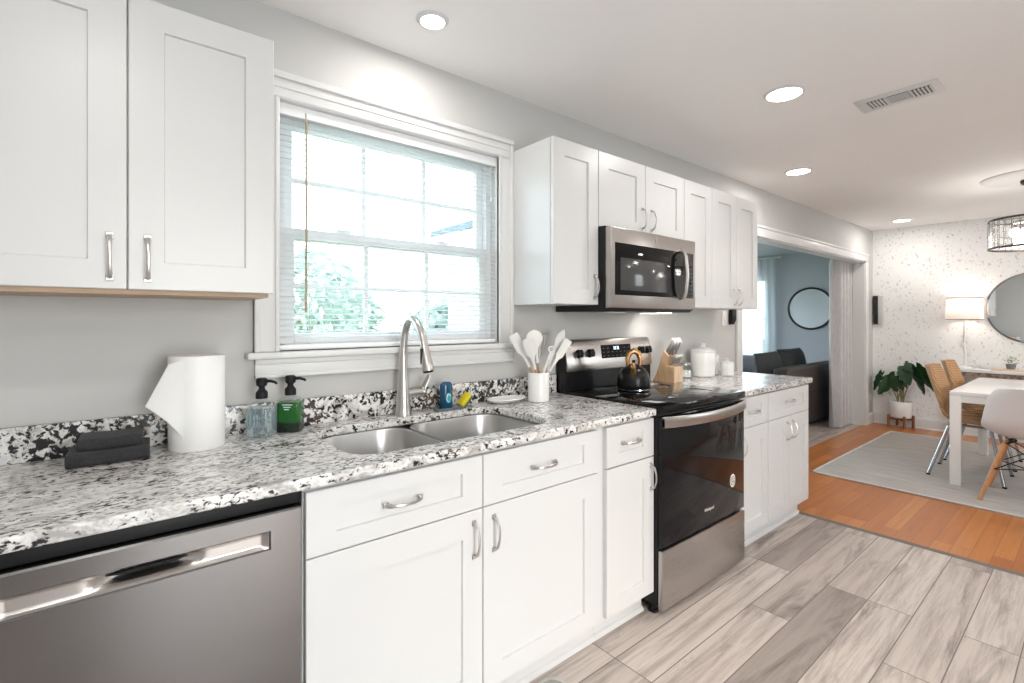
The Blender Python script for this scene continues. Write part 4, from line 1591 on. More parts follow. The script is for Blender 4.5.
def utensil(name, cat, label, foot, tip, head, handle='beech', frac=0.62, w=0.03):
    """straight utensil from foot (inside the crock) to tip; head drawn over the last part"""
    t = thing(name, label, cat, foot, 0, 'cooking utensils in the white crock')
    p = Vector(tip)
    out = Vector((p.x - kx, p.y - ky, 0)).normalized()
    f = Vector((kx, ky, foot[2])) - out * 0.034 + Vector((foot[0] - kx, foot[1] - ky, 0)) * 0.12
    ax = (p - f)
    L = ax.length
    ax.normalize()
    nrm = Vector((0.62, 0.78, 0))  # faces turn towards the room
    side = ax.cross(nrm).normalized()
    nrm = side.cross(ax).normalized()

    def at(s, a, b):
        return f + ax * s + side * a + nrm * b
    mb = MB()
    mb.tube([f, f + ax * L * frac * 0.5, f + ax * L * frac], [0.0065, 0.007, 0.006], 10)
    mb.build('handle', handle, t)
    mb = MB()
    s0 = L * frac
    if head == 'spatula':
        Lh = L - s0
        secs_ = [(0.0, 0.006, 0.006), (Lh * 0.28, 0.007, 0.006), (Lh * 0.40, w * 0.5, 0.004), (Lh * 0.5, w, 0.003), (Lh - 0.008, w * 1.05, 0.0022), (Lh, w * 0.85, 0.0015)]
        mb.loft([[at(s0 + s, a * math.cos(q), b * math.sin(q)) for q in [2 * PI * k / 14 for k in range(14)]] for s, a, b in secs_])
    elif head == 'leaf':
        Lh = L - s0
        secs_ = [(0.0, 0.006, 0.006), (Lh * 0.3, 0.0065, 0.0055), (Lh * 0.48, w * 0.6, 0.004), (Lh * 0.66, w, 0.0035), (Lh * 0.85, w * 0.85, 0.003), (Lh, w * 0.2, 0.002)]
        mb.loft([[at(s0 + s, a * math.cos(q), b * math.sin(q) + (0.006 if 0.05 < s < 0.11 else 0)) for q in [2 * PI * k / 14 for k in range(14)]] for s, a, b in secs_])
    elif head == 'ladle':
        Lh = L - s0
        secs_ = [(0.0, 0.006, 0.006), (Lh * 0.3, 0.0075, 0.006), (Lh * 0.45, 0.012, 0.006), (Lh * 0.55, w * 0.62, 0.009), (Lh * 0.66, w * 0.92, 0.013), (Lh * 0.77, w, 0.014), (Lh * 0.88, w * 0.85, 0.012), (Lh * 0.96, w * 0.5, 0.008), (Lh, w * 0.1, 0.003)]
        mb.loft([[at(s0 + s, a * math.cos(q), b * math.sin(q)) for q in [2 * PI * k / 18 for k in range(18)]] for s, a, b in secs_])
    elif head == 'whisk':
        for k in range(6):
            q = PI * k / 6
            pts_ = []
            for i in range(17):
                u = i / 16
                a = w * math.sin(PI * u) ** 0.8 * (1 if u < 2 else 1)
                sg = -1 if u > 0.5 else 1
                hgt = (L - s0) * math.sin(PI * u) ** 0.75 if False else (L - s0) * (1 - abs(2 * u - 1) ** 1.7)
                r_ = w * math.sin(PI * min(u, 1 - u) * 1.0) ** 0.9 * sg * (1.0 - 0.999 * (abs(u - 0.5) < 1e-6))
                pts_.append(at(s0 + hgt, r_ * math.cos(q), r_ * math.sin(q)))
            mb.tube(pts_, 0.0017, 6)
    o = mb.build('head', 'nickel' if head == 'whisk' else 'silicone', t, smooth=50)
    return t


zf = CT + 0.012
utensil('spatula', 'spatula', 'white spatula leaning furthest toward the window from the crock', (kx + 0.022, ky - 0.005, zf), (-0.412, -0.148, 1.236), 'spatula', w=0.022, frac=0.50)
utensil('spatula', 'spatula', 'white spatula standing just in front of the round-headed spoon', (kx + 0.020, ky - 0.02, zf), (-0.388, -0.222, 1.218), 'spatula', w=0.025, frac=0.50)
utensil('ladle', 'spoon', 'white round-headed serving spoon standing tall in the crock', (kx + 0.018, ky + 0.008, zf), (-0.317, -0.182, 1.256), 'ladle', w=0.040, frac=0.52)
utensil('whisk', 'whisk', 'grey wire whisk between round spoon and tongs', (kx + 0.0, ky + 0.024, zf), (-0.222, -0.125, 1.232), 'whisk', handle='nickel', w=0.030, frac=0.52)
utensil('serving_spoon', 'spoon', 'white narrow spoon standing highest at the stove side of the crock', (kx - 0.022, ky + 0.006, zf), (-0.098, -0.168, 1.252), 'leaf', w=0.022, frac=0.50)
utensil('turner', 'turner', 'white turner tilted low toward the stove, upper of two', (kx - 0.026, ky - 0.008, zf), (-0.078, -0.135, 1.226), 'spatula', w=0.019, frac=0.48)
utensil('turner', 'turner', 'white turner tilted low toward the stove, lower of two', (kx - 0.022, ky - 0.024, zf), (-0.112, -0.215, 1.205), 'spatula', w=0.019, frac=0.46)
tg = thing('tongs', 'white-tipped tongs with a hanging ring at the middle of the crock', 'tongs', (kx, ky - 0.02, zf), 0, 'cooking utensils in the white crock')
for s in (-1, 1):
    mb = MB()
    a, b = Vector((kx + s * 0.012 - 0.02, ky - 0.022, zf)), Vector((-0.240, -0.219, 1.150))
    mb.tube([a, a.lerp(b, 0.5) + Vector((s * 0.010, 0, 0)), b], [0.007, 0.0075, 0.006], 8, squash=(1.2, 0.5))
    mb.build('arm', 'silicone', tg)
mb = MB()
mb.ring((0, 0, 0), 0.0125, 0.004, 'Y', 28, 8)
mb.sphere((0, 0, 0), 0.004, 10)
mb.xform(Matrix.Translation((-0.238, -0.222, 1.164)) @ Matrix.Rotation(R(-40), 4, 'Z'))
mb.build('hanging_ring', 'silicone', tg)

# kettle
qx, qy, qz = 0.318, -0.280, 0.9252
kt = thing('tea_kettle', 'round black tea kettle with amber-bronze handle on the cooktop', 'kettle', (qx, qy, qz))
mb = MB()
mb.lathe([(0.078, 0.010), (0.084, 0.013), (0.0865, 0.035), (0.085, 0.06), (0.078, 0.088), (0.064, 0.112), (0.045, 0.127), (0.03, 0.132), (0.004, 0.134)], 44, (qx, qy, qz))
mb.build('body', 'black', kt, smooth=60)
mb = MB()
mb.lathe([(0.074, 0.0), (0.083, 0.002), (0.0855, 0.006), (0.0855, 0.010), (0.082, 0.0135)], 44, (qx, qy, qz))
mb.build('base_band', 'chrome', kt)
mb = MB()
mb.lathe([(0.034, 0.130), (0.034, 0.135), (0.028, 0.140), (0.010, 0.142)], 28, (qx, qy, qz))
mb.lathe([(0.006, 0.141), (0.006, 0.150), (0.010, 0.154), (0.010, 0.160), (0.004, 0.164)], 16, (qx, qy, qz))
mb.build('lid', 'black', kt)
hd = Vector((math.cos(R(140)), math.sin(R(140)), 0))
mb = MB()
c = Vector((qx, qy, qz))
mb.tube([c - hd * 0.030 + Vector((0, 0, 0.125)), c - hd * 0.035 + Vector((0, 0, 0.165)), c - hd * 0.024 + Vector((0, 0, 0.200)), c + Vector((0, 0, 0.212)), c + hd * 0.024 + Vector((0, 0, 0.200)), c + hd * 0.035 + Vector((0, 0, 0.165)), c + hd * 0.030 + Vector((0, 0, 0.125))], [0.009, 0.013, 0.016, 0.016, 0.016, 0.013, 0.009], 14)
mb.build('handle', 'gold', kt, smooth=60)
sd = Vector((math.cos(R(215)), math.sin(R(215)), 0))
mb = MB()
mb.tube([c + sd * 0.055 + Vector((0, 0, 0.092)), c + sd * 0.083 + Vector((0, 0, 0.118)), c + sd * 0.096 + Vector((0, 0, 0.136))], [0.020, 0.014, 0.0125], 14)
mb.tube([c + sd * 0.094 + Vector((0, 0, 0.133)), c + sd * 0.101 + Vector((0, 0, 0.146)), c + sd * 0.104 + Vector((0, 0, 0.158))], [0.014, 0.011, 0.005], 12)
mb.build('spout', 'gold', kt, smooth=60)

# knife block: side profile faces the window side, front faces the room
kb = thing('knife_block', 'light wooden knife block full of steel-handled knives next to the stove', 'knife block', (0.855, -0.06, CT), 0)
bx0, bx1 = 0.806, 0.902


def kp(u, z):
    return (-0.058 - u, CT + 0.001 + z)


mb = MB()
mb.prism([kp(*q) for q in ((0.0, 0.0), (0.155, 0.0), (0.155, 0.098), (0.100, 0.104), (0.118, 0.165), (0.082, 0.200), (0.030, 0.05))], 'X', bx0, bx1)
mb.build('block', 'block_wood', kb, bevel=0.003)
mb = MB()
mb.box(bx0 + 0.001, bx1 - 0.001, -0.058 - 0.1585, -0.058 - 0.1545, CT + 0.003, CT + 0.098, 0.001, 1)
mb.build('lit_front', 'block_light', kb)  # paler plate puts the light on the block's front into the colour
kdir = Vector((0.06, -0.44, 0.90)).normalized()
proto = None
spots = []
for r_, (u0, zz, n_, ln) in enumerate(((0.098, 0.186, 4, 0.112), (0.110, 0.175, 3, 0.100), (0.125, 0.108, 5, 0.088))):
    for i in range(n_):
        spots.append((bx0 + 0.014 + (bx1 - bx0 - 0.028) * i / (n_ - 1), -0.058 - u0, CT + zz, r_))
labs = ['steel-handled knife in the tallest row of the wooden block', 'steel-handled knife in the middle row of the wooden block', 'small steel-handled steak knife in the low front row of the block']
for i, (x, y, z, r_) in enumerate(spots):
    if proto is None:
        proto = thing('knife', labs[0], 'knife', (0, 0, 0), 0, 'knives in the wooden block')
        mb = MB()
        a = Vector((0, 0, 0))
        mb.tube([a - kdir * 0.012, a + kdir * 0.012, a + kdir * 0.05, a + kdir * 0.088, a + kdir * 0.094], [0.0075, 0.0085, 0.0078, 0.0092, 0.006], 10, squash=(0.75, 1.25))
        mb.build('handle', 'nickel', proto, local=True)
        mb = MB()
        mb.box(-0.0008, 0.0008, -0.004, 0.004, -0.02, 0.0)
        mb.xform(Matrix.Rotation(R(26), 4, 'X'))
        mb.build('blade', 'steel', proto, local=True)
        k_ = proto
        k_.location = (x, y, z)
    else:
        k_ = dup(proto, (x, y, z), label=labs[r_])
    k_['group'] = ['knives in the tallest row', 'knives in the middle row', 'steak knives in the low row'][r_]
    s = (1.05, 1.0, 0.8)[r_]
    k_.scale = (s, s, s)


# canisters
def canister(x, y, r, h, label):
    t = thing('canister', label, 'canister', (x, y, CT), 0, 'white ceramic canisters')
    mb = MB()
    mb.lathe([(r * 0.90, 0.001), (r * 0.95, 0.004), (r * 0.96, 0.012), (r * 0.93, 0.016), (r * 0.97, h * 0.5), (r, h * 0.94), (r * 0.985, h * 0.965), (r * 1.02, h * 0.975), (r * 1.02, h)], 44, (x, y, CT))
    mb.build('jar', 'white_ceramic', t)
    mb = MB()
    mb.lathe([(r * 1.03, h + 0.0005), (r * 1.03, h + r * 0.07), (r * 0.9, h + r * 0.17), (r * 0.5, h + r * 0.32), (r * 0.2, h + r * 0.39), (r * 0.16, h + r * 0.47), (r * 0.26, h + r * 0.57), (r * 0.24, h + r * 0.65), (r * 0.08, h + r * 0.70)], 40, (x, y, CT))
    mb.build('lid', 'white_ceramic', t)


canister(1.315, -0.118, 0.082, 0.172, 'large white lidded canister next to the glass jar')
canister(1.475, -0.085, 0.058, 0.128, 'middle-sized white canister partly hidden behind the smallest one')
canister(1.462, -0.215, 0.046, 0.088, 'smallest white ribbed canister, in front of the other two')
gj = thing('glass_jar', 'short clear glass jar of white sugar beside the knife block', 'jar', (1.135, -0.085, CT))
mb = MB()
mb.lathe([(0.040, 0.001), (0.046, 0.005), (0.047, 0.068), (0.040, 0.080), (0.038, 0.088), (0.036, 0.088), (0.036, 0.080), (0.044, 0.067), (0.043, 0.007), (0.002, 0.006)], 32, (1.135, -0.085, CT))
mb.build('glass_body', 'clear_plastic', gj)
mb = MB()
mb.lathe([(0.042, 0.0075), (0.0425, 0.048), (0.03, 0.052), (0.002, 0.053)], 32, (1.135, -0.085, CT))
mb.build('contents', 'white_ceramic', gj)
mb = MB()
mb.lathe([(0.040, 0.0885), (0.040, 0.100), (0.036, 0.103), (0.002, 0.103)], 32, (1.135, -0.085, CT))
mb.build('lid', 'nickel', gj)

# switch plate and little black box on the wall
sw = thing('light_switch', 'white light switch plate on the wall under the last wall cabinet', 'light switch', (1.84, -0.004, 1.31))
mb = MB()
mb.box(1.800, 1.874, -0.007, -0.0005, 1.255, 1.370, 0.002)
mb.build('plate', 'white_ceramic', sw)
mb = MB()
mb.box(1.821, 1.853, -0.010, -0.006, 1.28, 1.345, 0.002)
mb.build('rocker', 'white_lacquer', sw)
bb = thing('wall_box', 'small black box hanging on the wall beside the light switch', 'box', (1.94, -0.02, 1.33))
mb = MB()
mb.prism([(-0.001, 1.265), (-0.012, 1.265), (-0.030, 1.30), (-0.030, 1.385), (-0.001, 1.385)], 'X', 1.905, 1.972)
mb.build('case', 'black_matte', bb, bevel=0.003)
mb = MB()
mb.box(1.912, 1.965, -0.0315, -0.0295, 1.335, 1.378, 0.001, 1)
mb.build('front_cover', 'black', bb)

# kitchen mat
mt_ = thing('kitchen_mat', 'pale kitchen mat with a grey border lying before the sink cabinet', 'mat', (-1.05, -0.9, 0))
mb = MB()
mb.loft([rrect(-1.55, -0.593, -1.10, -0.603, 0.05, 0.0005, 6), rrect(-1.55, -0.593, -1.10, -0.603, 0.05, 0.007, 6), rrect(-1.545, -0.598, -1.095, -0.608, 0.048, 0.0095, 6)])
mb.build('pad', 'mat', mt_)
mb = MB()
mb.loft([rrect(-1.535, -0.608, -1.085, -0.618, 0.045, 0.0096, 6), rrect(-1.535, -0.608, -1.085, -0.618, 0.045, 0.0102, 6), rrect(-1.518, -0.625, -1.068, -0.635, 0.03, 0.0102, 6), rrect(-1.518, -0.625, -1.068, -0.635, 0.03, 0.0096, 6)], True, False, False)
mb.build('border_stripe', 'mat_stripe', mt_)

# ------------------------------------------------------------------ dining area
FZ = 0.006
mb = MB()
mb.box(2.745, 5.12, -3.1, -0.295, FZ, FZ + 0.011, 0.003)
rg = mb.build('area_rug', 'rug')
tag(rg, 'grey streaked flat-weave rug under the dining table', 'rug')
mb = MB()
zr = FZ + 0.0112
for a in ((2.745, 2.765, -3.1, -0.295), (5.10, 5.12, -3.1, -0.295), (2.745, 5.12, -0.315, -0.295), (2.745, 5.12, -3.1, -3.08)):
    mb.box(a[0], a[1], a[2], a[3], zr - 0.002, zr + 0.0015)
mb.build('bound_edge', 'mat', rg)
RZ = FZ + 0.011

tb = thing('dining_table', 'white lacquered rectangular dining table on the grey rug', 'table', (3.9, -1.55, RZ))
TX0, TX1, TY0, TY1 = 3.215, 4.60, -1.86, -1.108
mb = MB()
mb.box(TX0, TX1, TY0, TY1, 0.715, 0.747, 0.003)
mb.build('tabletop', 'white_lacquer', tb)
mb = MB()
for a in ((TX0 + 0.004, TX0 + 0.024, TY0 + 0.06, TY1 - 0.06), (TX1 - 0.024, TX1 - 0.004, TY0 + 0.06, TY1 - 0.06), (TX0 + 0.06, TX1 - 0.06, TY0 + 0.004, TY0 + 0.024), (TX0 + 0.06, TX1 - 0.06, TY1 - 0.024, TY1 - 0.004)):
    mb.box(a[0], a[1], a[2], a[3], 0.665, 0.7145)
mb.build('apron', 'white_lacquer', tb)
for x in (TX0, TX1 - 0.065):
    for y in (TY0, TY1 - 0.065):
        mb = MB()
        mb.box(x, x + 0.065, y, y + 0.065, RZ + 0.001, 0.7145, 0.002)
        mb.build('leg', 'white_lacquer', tb)

# woven chairs: local frame, seat faces -y, origin on the rug under the seat
wc = thing('woven_chair', 'nearer woven rattan chair with chrome legs pulled up to the white table', 'chair', (3.63, -1.18, RZ), 0, 'woven dining chairs')
prof = [(0.285, 0.900), (0.265, 0.84), (0.235, 0.74), (0.205, 0.64), (0.178, 0.56), (0.150, 0.50), (0.110, 0.462), (0.05, 0.448), (-0.05, 0.444), (-0.15, 0.446), (-0.205, 0.448), (-0.225, 0.440)]
hwid = [0.150, 0.190, 0.205, 0.215, 0.222, 0.228, 0.230, 0.232, 0.232, 0.226, 0.212, 0.200]
grid = []
for (y, z), hw_ in zip(prof, hwid):
    row = []
    for i in range(13):
        s = i / 12 * 2 - 1
        lift = 0.045 * abs(s) ** 2.4
        up = max(0.0, min(1.0, (z - 0.45) / 0.2))
        row.append((s * hw_, y - lift * up * 1.2, z + lift * (1 - up) * 0.8))
    grid.append(row)
mb = MB()
mb.surf(grid)
mb.build('woven_shell', 'rattan', wc, local=True, smooth=70, solid=0.022)
mb = MB()
for s in (-1, 1):
    mb.tube([(s * 0.16, 0.13, 0.436), (s * 0.16, -0.15, 0.428)], 0.011, 8)
mb.tube([(-0.17, 0.12, 0.428), (0.17, 0.12, 0.428)], 0.011, 8)
mb.tube([(-0.17, -0.14, 0.424), (0.17, -0.14, 0.424)], 0.011, 8)
mb.build('under_frame', 'chrome', wc, local=True)
for sx in (-1, 1):
    for (ya, yb) in ((0.11, 0.235), (-0.13, -0.215)):
        mb = MB()
        mb.tube([(sx * 0.155, ya, 0.432), (sx * 0.225, yb, 0.0085)], [0.0125, 0.0115], 12)
        lg = mb.build('leg', 'chrome', wc, local=True)
        mb = MB()
        mb.lathe([(0.013, 0.001), (0.0145, 0.004), (0.0135, 0.014)], 12, (sx * 0.2255, yb * 1.003, 0))
        mb.build('glide', 'black_matte', lg, local=True)
dup(wc, (4.28, -1.18, RZ), 0, 'farther woven rattan chair, its back seen behind the nearer one')
dup(wc, (3.68, -1.80, RZ), PI, 'woven chair across the table, hidden by the white shell chair')

# white shell chair at the near end, facing +x
sc_ = thing('shell_chair', 'white molded shell chair on wooden dowel legs at the near end of the table', 'chair', (3.16, -1.545, RZ), -PI / 2)
# local: faces +y ... back at -y
prof = [(-0.245, 0.815), (-0.238, 0.79), (-0.226, 0.74), (-0.215, 0.67), (-0.205, 0.60), (-0.19, 0.54), (-0.155, 0.485), (-0.10, 0.452), (-0.02, 0.438), (0.07, 0.440), (0.15, 0.448), (0.20, 0.446), (0.225, 0.430)]
hwid = [0.135, 0.175, 0.200, 0.216, 0.226, 0.234, 0.238, 0.238, 0.236, 0.232, 0.222, 0.205, 0.18]
grid = []
for (y, z), hw_ in zip(prof, hwid):
    row = []
    for i in range(17):
        s = i / 16 * 2 - 1
        c_ = abs(s) ** 2.6
        up = max(0.0, min(1.0, (z - 0.46) / 0.16))
        row.append((s * hw_, y + 0.060 * c_ * (0.25 + 0.75 * up) * (1.0 if y < 0 else 0.2), z + 0.055 * c_ * (1 - up) - 0.012 * c_ * up))
    grid.append(row)
mb = MB()
mb.surf(grid)
o = mb.build('shell', 'shell', sc_, local=True, smooth=80, solid=0.008)
md = o.modifiers.new('round', 'SUBSURF')
md.levels = 1
md.render_levels = 1
for sx in (-1, 1):
    for (ya, yb) in ((-0.10, -0.215), (0.11, 0.225)):
        mb = MB()
        mb.tube([(sx * 0.115, ya, 0.405), (sx * 0.175, (ya + yb) / 2 + 0.0, 0.20), (sx * 0.232, yb, 0.002)], [0.0165, 0.0155, 0.0115], 12)
        mb.build('leg', 'dowel', sc_, local=True)
mb = MB()
for sx in (-1, 1):
    for (ya, yb) in ((-0.10, -0.215), (0.11, 0.225)):
        mb.tube([(sx * 0.118, ya, 0.40), (sx * 0.06, ya * 0.6, 0.432)], 0.008, 6)
P = {(sx, k): Vector((sx * 0.165, (-0.165 if k == 0 else 0.172), 0.225)) for sx in (-1, 1) for k in (0, 1)}
T = {(sx, k): Vector((sx * 0.105, (-0.085 if k == 0 else 0.09), 0.405)) for sx in (-1, 1) for k in (0, 1)}
for a, b in (((-1, 0), (1, 0)), ((-1, 1), (1, 1)), ((-1, 0), (-1, 1)), ((1, 0), (1, 1))):
    mb.tube([P[a], T[b]], 0.0042, 6)
    mb.tube([P[b], T[a]], 0.0042, 6)
mb.tube([P[(-1, 0)], P[(1, 1)]], 0.0042, 6)
mb.tube([P[(1, 0)], P[(-1, 1)]], 0.0042, 6)
mb.build('wire_brace', 'wire', sc_, local=True)

# vase on the table
vx, vy = 3.62, -1.56
vs_ = thing('vase', 'round grey vase standing on the white table', 'vase', (vx, vy, 0.747))
mb = MB()
mb.lathe([(0.035, 0.001), (0.055, 0.012), (0.066, 0.045), (0.06, 0.08), (0.035, 0.105), (0.028, 0.115), (0.034, 0.124), (0.031, 0.124), (0.025, 0.112)], 32, (vx, vy, 0.747))
mb.build('body', 'vase_grey', vs_)
mb = MB()
for i in range(9):
    a = i * 0.7
    mb.tube([(vx, vy, 0.85), (vx + 0.03 * math.cos(a), vy + 0.03 * math.sin(a), 0.93), (vx + 0.08 * math.cos(a), vy + 0.08 * math.sin(a), 0.99 + 0.02 * (i % 3))], [0.002, 0.0015, 0.001], 5)
mb.build('stems', 'stem', vs_)

# console with lamp, tray and plant
cn = thing('console_table', 'white-topped console table with rustic brown edge under the round wall mirror', 'console table', (5.44, -1.45, FZ))
CX0, CX1, CY0, CY1 = 5.30, 5.595, -2.25, -0.76
mb = MB()
mb.box(CX0, CX1, CY0, CY1, 0.735, 0.768, 0.003)
mb.build('tabletop', 'white_lacquer', cn)
mb = MB()
mb.box(CX0 + 0.015, CX1 - 0.01, CY0 + 0.015, CY1 - 0.015, 0.690, 0.7345)
mb.build('apron', 'rustic', cn)
for x in (CX0 + 0.015, CX1 - 0.055):
    for y in (CY0 + 0.015, CY1 - 0.06):
        mb = MB()
        mb.box(x, x + 0.042, y, y + 0.042, FZ + 0.001, 0.6895, 0.002)
        mb.build('leg', 'white_lacquer', cn)
lx, ly, lz = 5.45, -0.885, 0.768
lm = thing('table_lamp', 'lit table lamp with white drum shade and slim pale stem', 'lamp', (lx, ly, lz))
mb = MB()
mb.lathe([(0.065, 0.001), (0.065, 0.012), (0.02, 0.02), (0.011, 0.03)], 28, (lx, ly, lz))
mb.tube([(lx, ly, lz + 0.025), (lx + 0.004, ly - 0.006, lz + 0.14), (lx - 0.002, ly + 0.005, lz + 0.26), (lx, ly, lz + 0.40), (lx, ly, lz + 0.545)], [0.011, 0.0095, 0.0105, 0.009, 0.008], 10)
for a, z_ in ((0.4, 0.17), (2.6, 0.24), (4.2, 0.30), (1.5, 0.21)):
    mb.tube([(lx, ly, lz + z_), (lx + 0.035 * math.cos(a), ly + 0.035 * math.sin(a), lz + z_ + 0.035), (lx + 0.045 * math.cos(a), ly + 0.045 * math.sin(a), lz + z_ + 0.06)], [0.006, 0.005, 0.002], 8)
mb.build('stem', 'silicone', lm)
mb = MB()
mb.lathe([(0.158, 0.535), (0.150, 0.775)], 48, (lx, ly, lz), False, False)
s_ = mb.build('shade', 'shade', lm, solid=0.0015)
mb = MB()
mb.ring((lx, ly, lz + 0.536), 0.158, 0.003, 'Z', 48, 6, (0.6, 1.4))
mb.ring((lx, ly, lz + 0.774), 0.150, 0.003, 'Z', 48, 6, (0.6, 1.4))
mb.build('shade_rim', 'vase_grey', s_)
mb = MB()
mb.sphere((lx, ly, lz + 0.64), 0.03, 16, (1, 1, 1.3))
mb.build('bulb', 'bulb_glow', lm)
d = bpy.data.lights.new('lamp_light', 'POINT')
d.energy = 2.5
d.shadow_soft_size = 0.05
d.color = (1, 0.9, 0.8)
o = bpy.data.objects.new('lamp_light', d)
COL.objects.link(o)
o.parent = lm
o.location = (0, 0, 0.70)
mb = MB()
mb.box(5.33, 5.53, -1.36, -1.10, 0.769, 0.781, 0.003)
tag(mb.build('wooden_tray', 'block_light'), 'flat pale wooden board lying on the console table', 'tray')
hp = thing('potted_herb', 'small green leafy plant on the wooden board of the console', 'plant', (5.43, -1.25, 0.782))
mb = MB()
mb.lathe([(0.03, 0.0), (0.04, 0.04), (0.041, 0.055), (0.036, 0.055), (0.033, 0.045)], 20, (5.43, -1.25, 0.782))
mb.build('pot', 'vase_grey', hp)
mb = MB()
rnd = random.Random(11)
for i in range(70):
    a, e, r_ = rnd.uniform(0, 2 * PI), rnd.uniform(0.0, 1.35), rnd.uniform(0.03, 0.085)
    c = Vector((5.43 + r_ * math.cos(a) * math.cos(e) * 1.1, -1.25 + r_ * math.sin(a) * math.cos(e) * 1.1, 0.835 + r_ * math.sin(e)))
    u = Vector((math.cos(a), math.sin(a), rnd.uniform(-0.3, 0.6))).normalized()
    v = u.cross(Vector((0, 0, 1))).normalized()
    s = rnd.uniform(0.012, 0.022)
    mb.surf([[c - u * s, c - v * s * 0.5], [c + v * s * 0.5, c + u * s]])
mb.build('foliage', 'leaf_pale', hp, weld=False)

# round frameless mirror on the wallpaper
rm = thing('round_mirror', 'large round frameless mirror with a clear sloping rim on the wallpapered wall', 'mirror', (FARX - 0.01, -1.41, 1.44))
mb = MB()
mb.lathe([(0.362, 0.0), (0.362, 0.006)], 72)
mb.xform(Matrix.Translation((FARX - 0.0045, -1.413, 1.425)) @ Matrix.Rotation(R(-90), 4, 'Y'))
mb.build('glass', 'mirror', rm)
mb = MB()
mb.lathe([(0.362, 0.0065), (0.380, 0.0035), (0.380, 0.0), (0.362, 0.0)], 72, (0, 0, 0), False, False)
mb.xform(Matrix.Translation((FARX - 0.0045, -1.413, 1.425)) @ Matrix.Rotation(R(-90), 4, 'Y'))
mb.build('bevelled_rim', 'chrome', rm)

# narrow dark-edged frame near the corner
pf = thing('wall_frame', 'narrow black-edged frame on the wallpapered wall right by the corner', 'picture frame', (FARX - 0.02, -0.06, 1.42))
mb = MB()
mb.box(FARX - 0.035, FARX - 0.001, -0.062, -0.012, 1.245, 1.60, 0.003)
mb.build('dark_edge', 'mirror_frame', pf)
mb = MB()
mb.box(FARX - 0.030, FARX - 0.001, -0.112, -0.0625, 1.245, 1.60, 0.002)
mb.build('pale_panel', 'frame_grey', pf)

# monstera on a wooden stand
plx, ply = 5.49, -0.312
ps = thing('plant_stand', 'low brown wooden plant stand in the corner on the hardwood', 'plant stand', (plx, ply, FZ))
mb = MB()
for a in (0, PI / 2):
    mb.box(-0.108, 0.108, -0.014, 0.014, 0.090, 0.118, 0.002, rot=Matrix.Rotation(a + 0.5, 3, 'Z'))
mb.xform(Matrix.Translation((plx, ply, FZ)))
mb.build('cross_rail', 'stand_wood', ps)
for k in range(4):
    a = 0.5 + k * PI / 2
    c, s = math.cos(a), math.sin(a)
    mb = MB()
    mb.tube([(plx + 0.122 * c, ply + 0.122 * s, FZ + 0.001), (plx + 0.122 * c, ply + 0.122 * s, FZ + 0.15)], 0.0145, 8)
    mb.build('leg', 'stand_wood', ps)
pp = thing('potted_monstera', 'big-leaved green monstera in a white pot on the wooden stand', 'plant', (plx, ply, FZ + 0.119))
mb = MB()
zp = FZ + 0.1185
mb.lathe([(0.088, 0.001), (0.100, 0.008), (0.110, 0.10), (0.112, 0.192), (0.108, 0.198), (0.103, 0.192), (0.100, 0.165)], 40, (plx, ply, zp), True, False)
mb.build('pot', 'white_ceramic', pp)
mb = MB()
mb.lathe([(0.101, 0.170), (0.06, 0.176), (0.002, 0.178)], 32, (plx, ply, zp))
mb.build('soil', 'soil', pp)


def monstera_leaf(tip_dir, base, ln, wd, droop, roll):
    """a bent heart-shaped blade starting at base"""
    d = Vector(tip_dir).normalized()
    side = d.cross(Vector((0, 0, 1))).normalized()
    side = (side * math.cos(roll) + d.cross(side) * math.sin(roll)).normalized()
    up = side.cross(d).normalized()
    rows = []
    n = 10
    for i in range(n + 1):
        t_ = i / n
        wdt = wd * (math.sin(PI * min(1, t_ * 0.93 + 0.07)) ** 0.6) * (1 - 0.35 * t_)
        cen = Vector(base) + d * ln * (t_ - 0.12) + Vector((0, 0, -droop * t_ * t_ * ln))
        row = []
        for k in range(-4, 5):
            s = k / 4
            notch = 1.0 - (0.22 if (i % 3 == 2 and abs(k) == 4) else 0)
            back = -0.16 * ln * abs(s) * (1 - t_) ** 2
            row.append(cen + side * wdt * s * notch + d * back + up * (0.18 * wdt * abs(s) ** 1.3 - 0.0))
        rows.append(row)
    mb = MB()
    mb.surf(rows)
    return mb.build('leaf', 'leaf', pp, smooth=80, solid=0.0015)


stems = MB()
leaves = [  # direction of the blade, base point offset from the pot centre, length, half width, droop, roll
    ((-0.35, 0.55, -0.80), (-0.03, 0.07, 0.60), 0.27, 0.105, 0.10, 1.25),
    ((-0.15, 0.30, -0.85), (-0.02, 0.19, 0.63), 0.22, 0.060, 0.10, 1.0),
    ((-0.20, 0.35, 0.80), (-0.04, 0.02, 0.50), 0.22, 0.085, 0.10, 1.3),
    ((-0.55, -0.30, -0.35), (-0.02, -0.04, 0.74), 0.25, 0.115, 0.35, 0.9),
    ((-0.30, -0.45, -0.75), (-0.04, -0.12, 0.70), 0.30, 0.120, 0.15, -1.2),
    ((-0.05, -0.55, -0.70), (0.0, -0.17, 0.72), 0.29, 0.105, 0.20, -1.0),
    ((-0.45, -0.65, -0.10), (-0.05, -0.08, 0.68), 0.22, 0.100, 0.45, -0.5),
    ((0.15, 0.55, 0.15), (0.03, 0.06, 0.58), 0.20, 0.090, 0.4, 0.4),
    ((-0.10, 0.10, 0.85), (0.02, -0.02, 0.54), 0.24, 0.095, 0.25, -1.0),
]
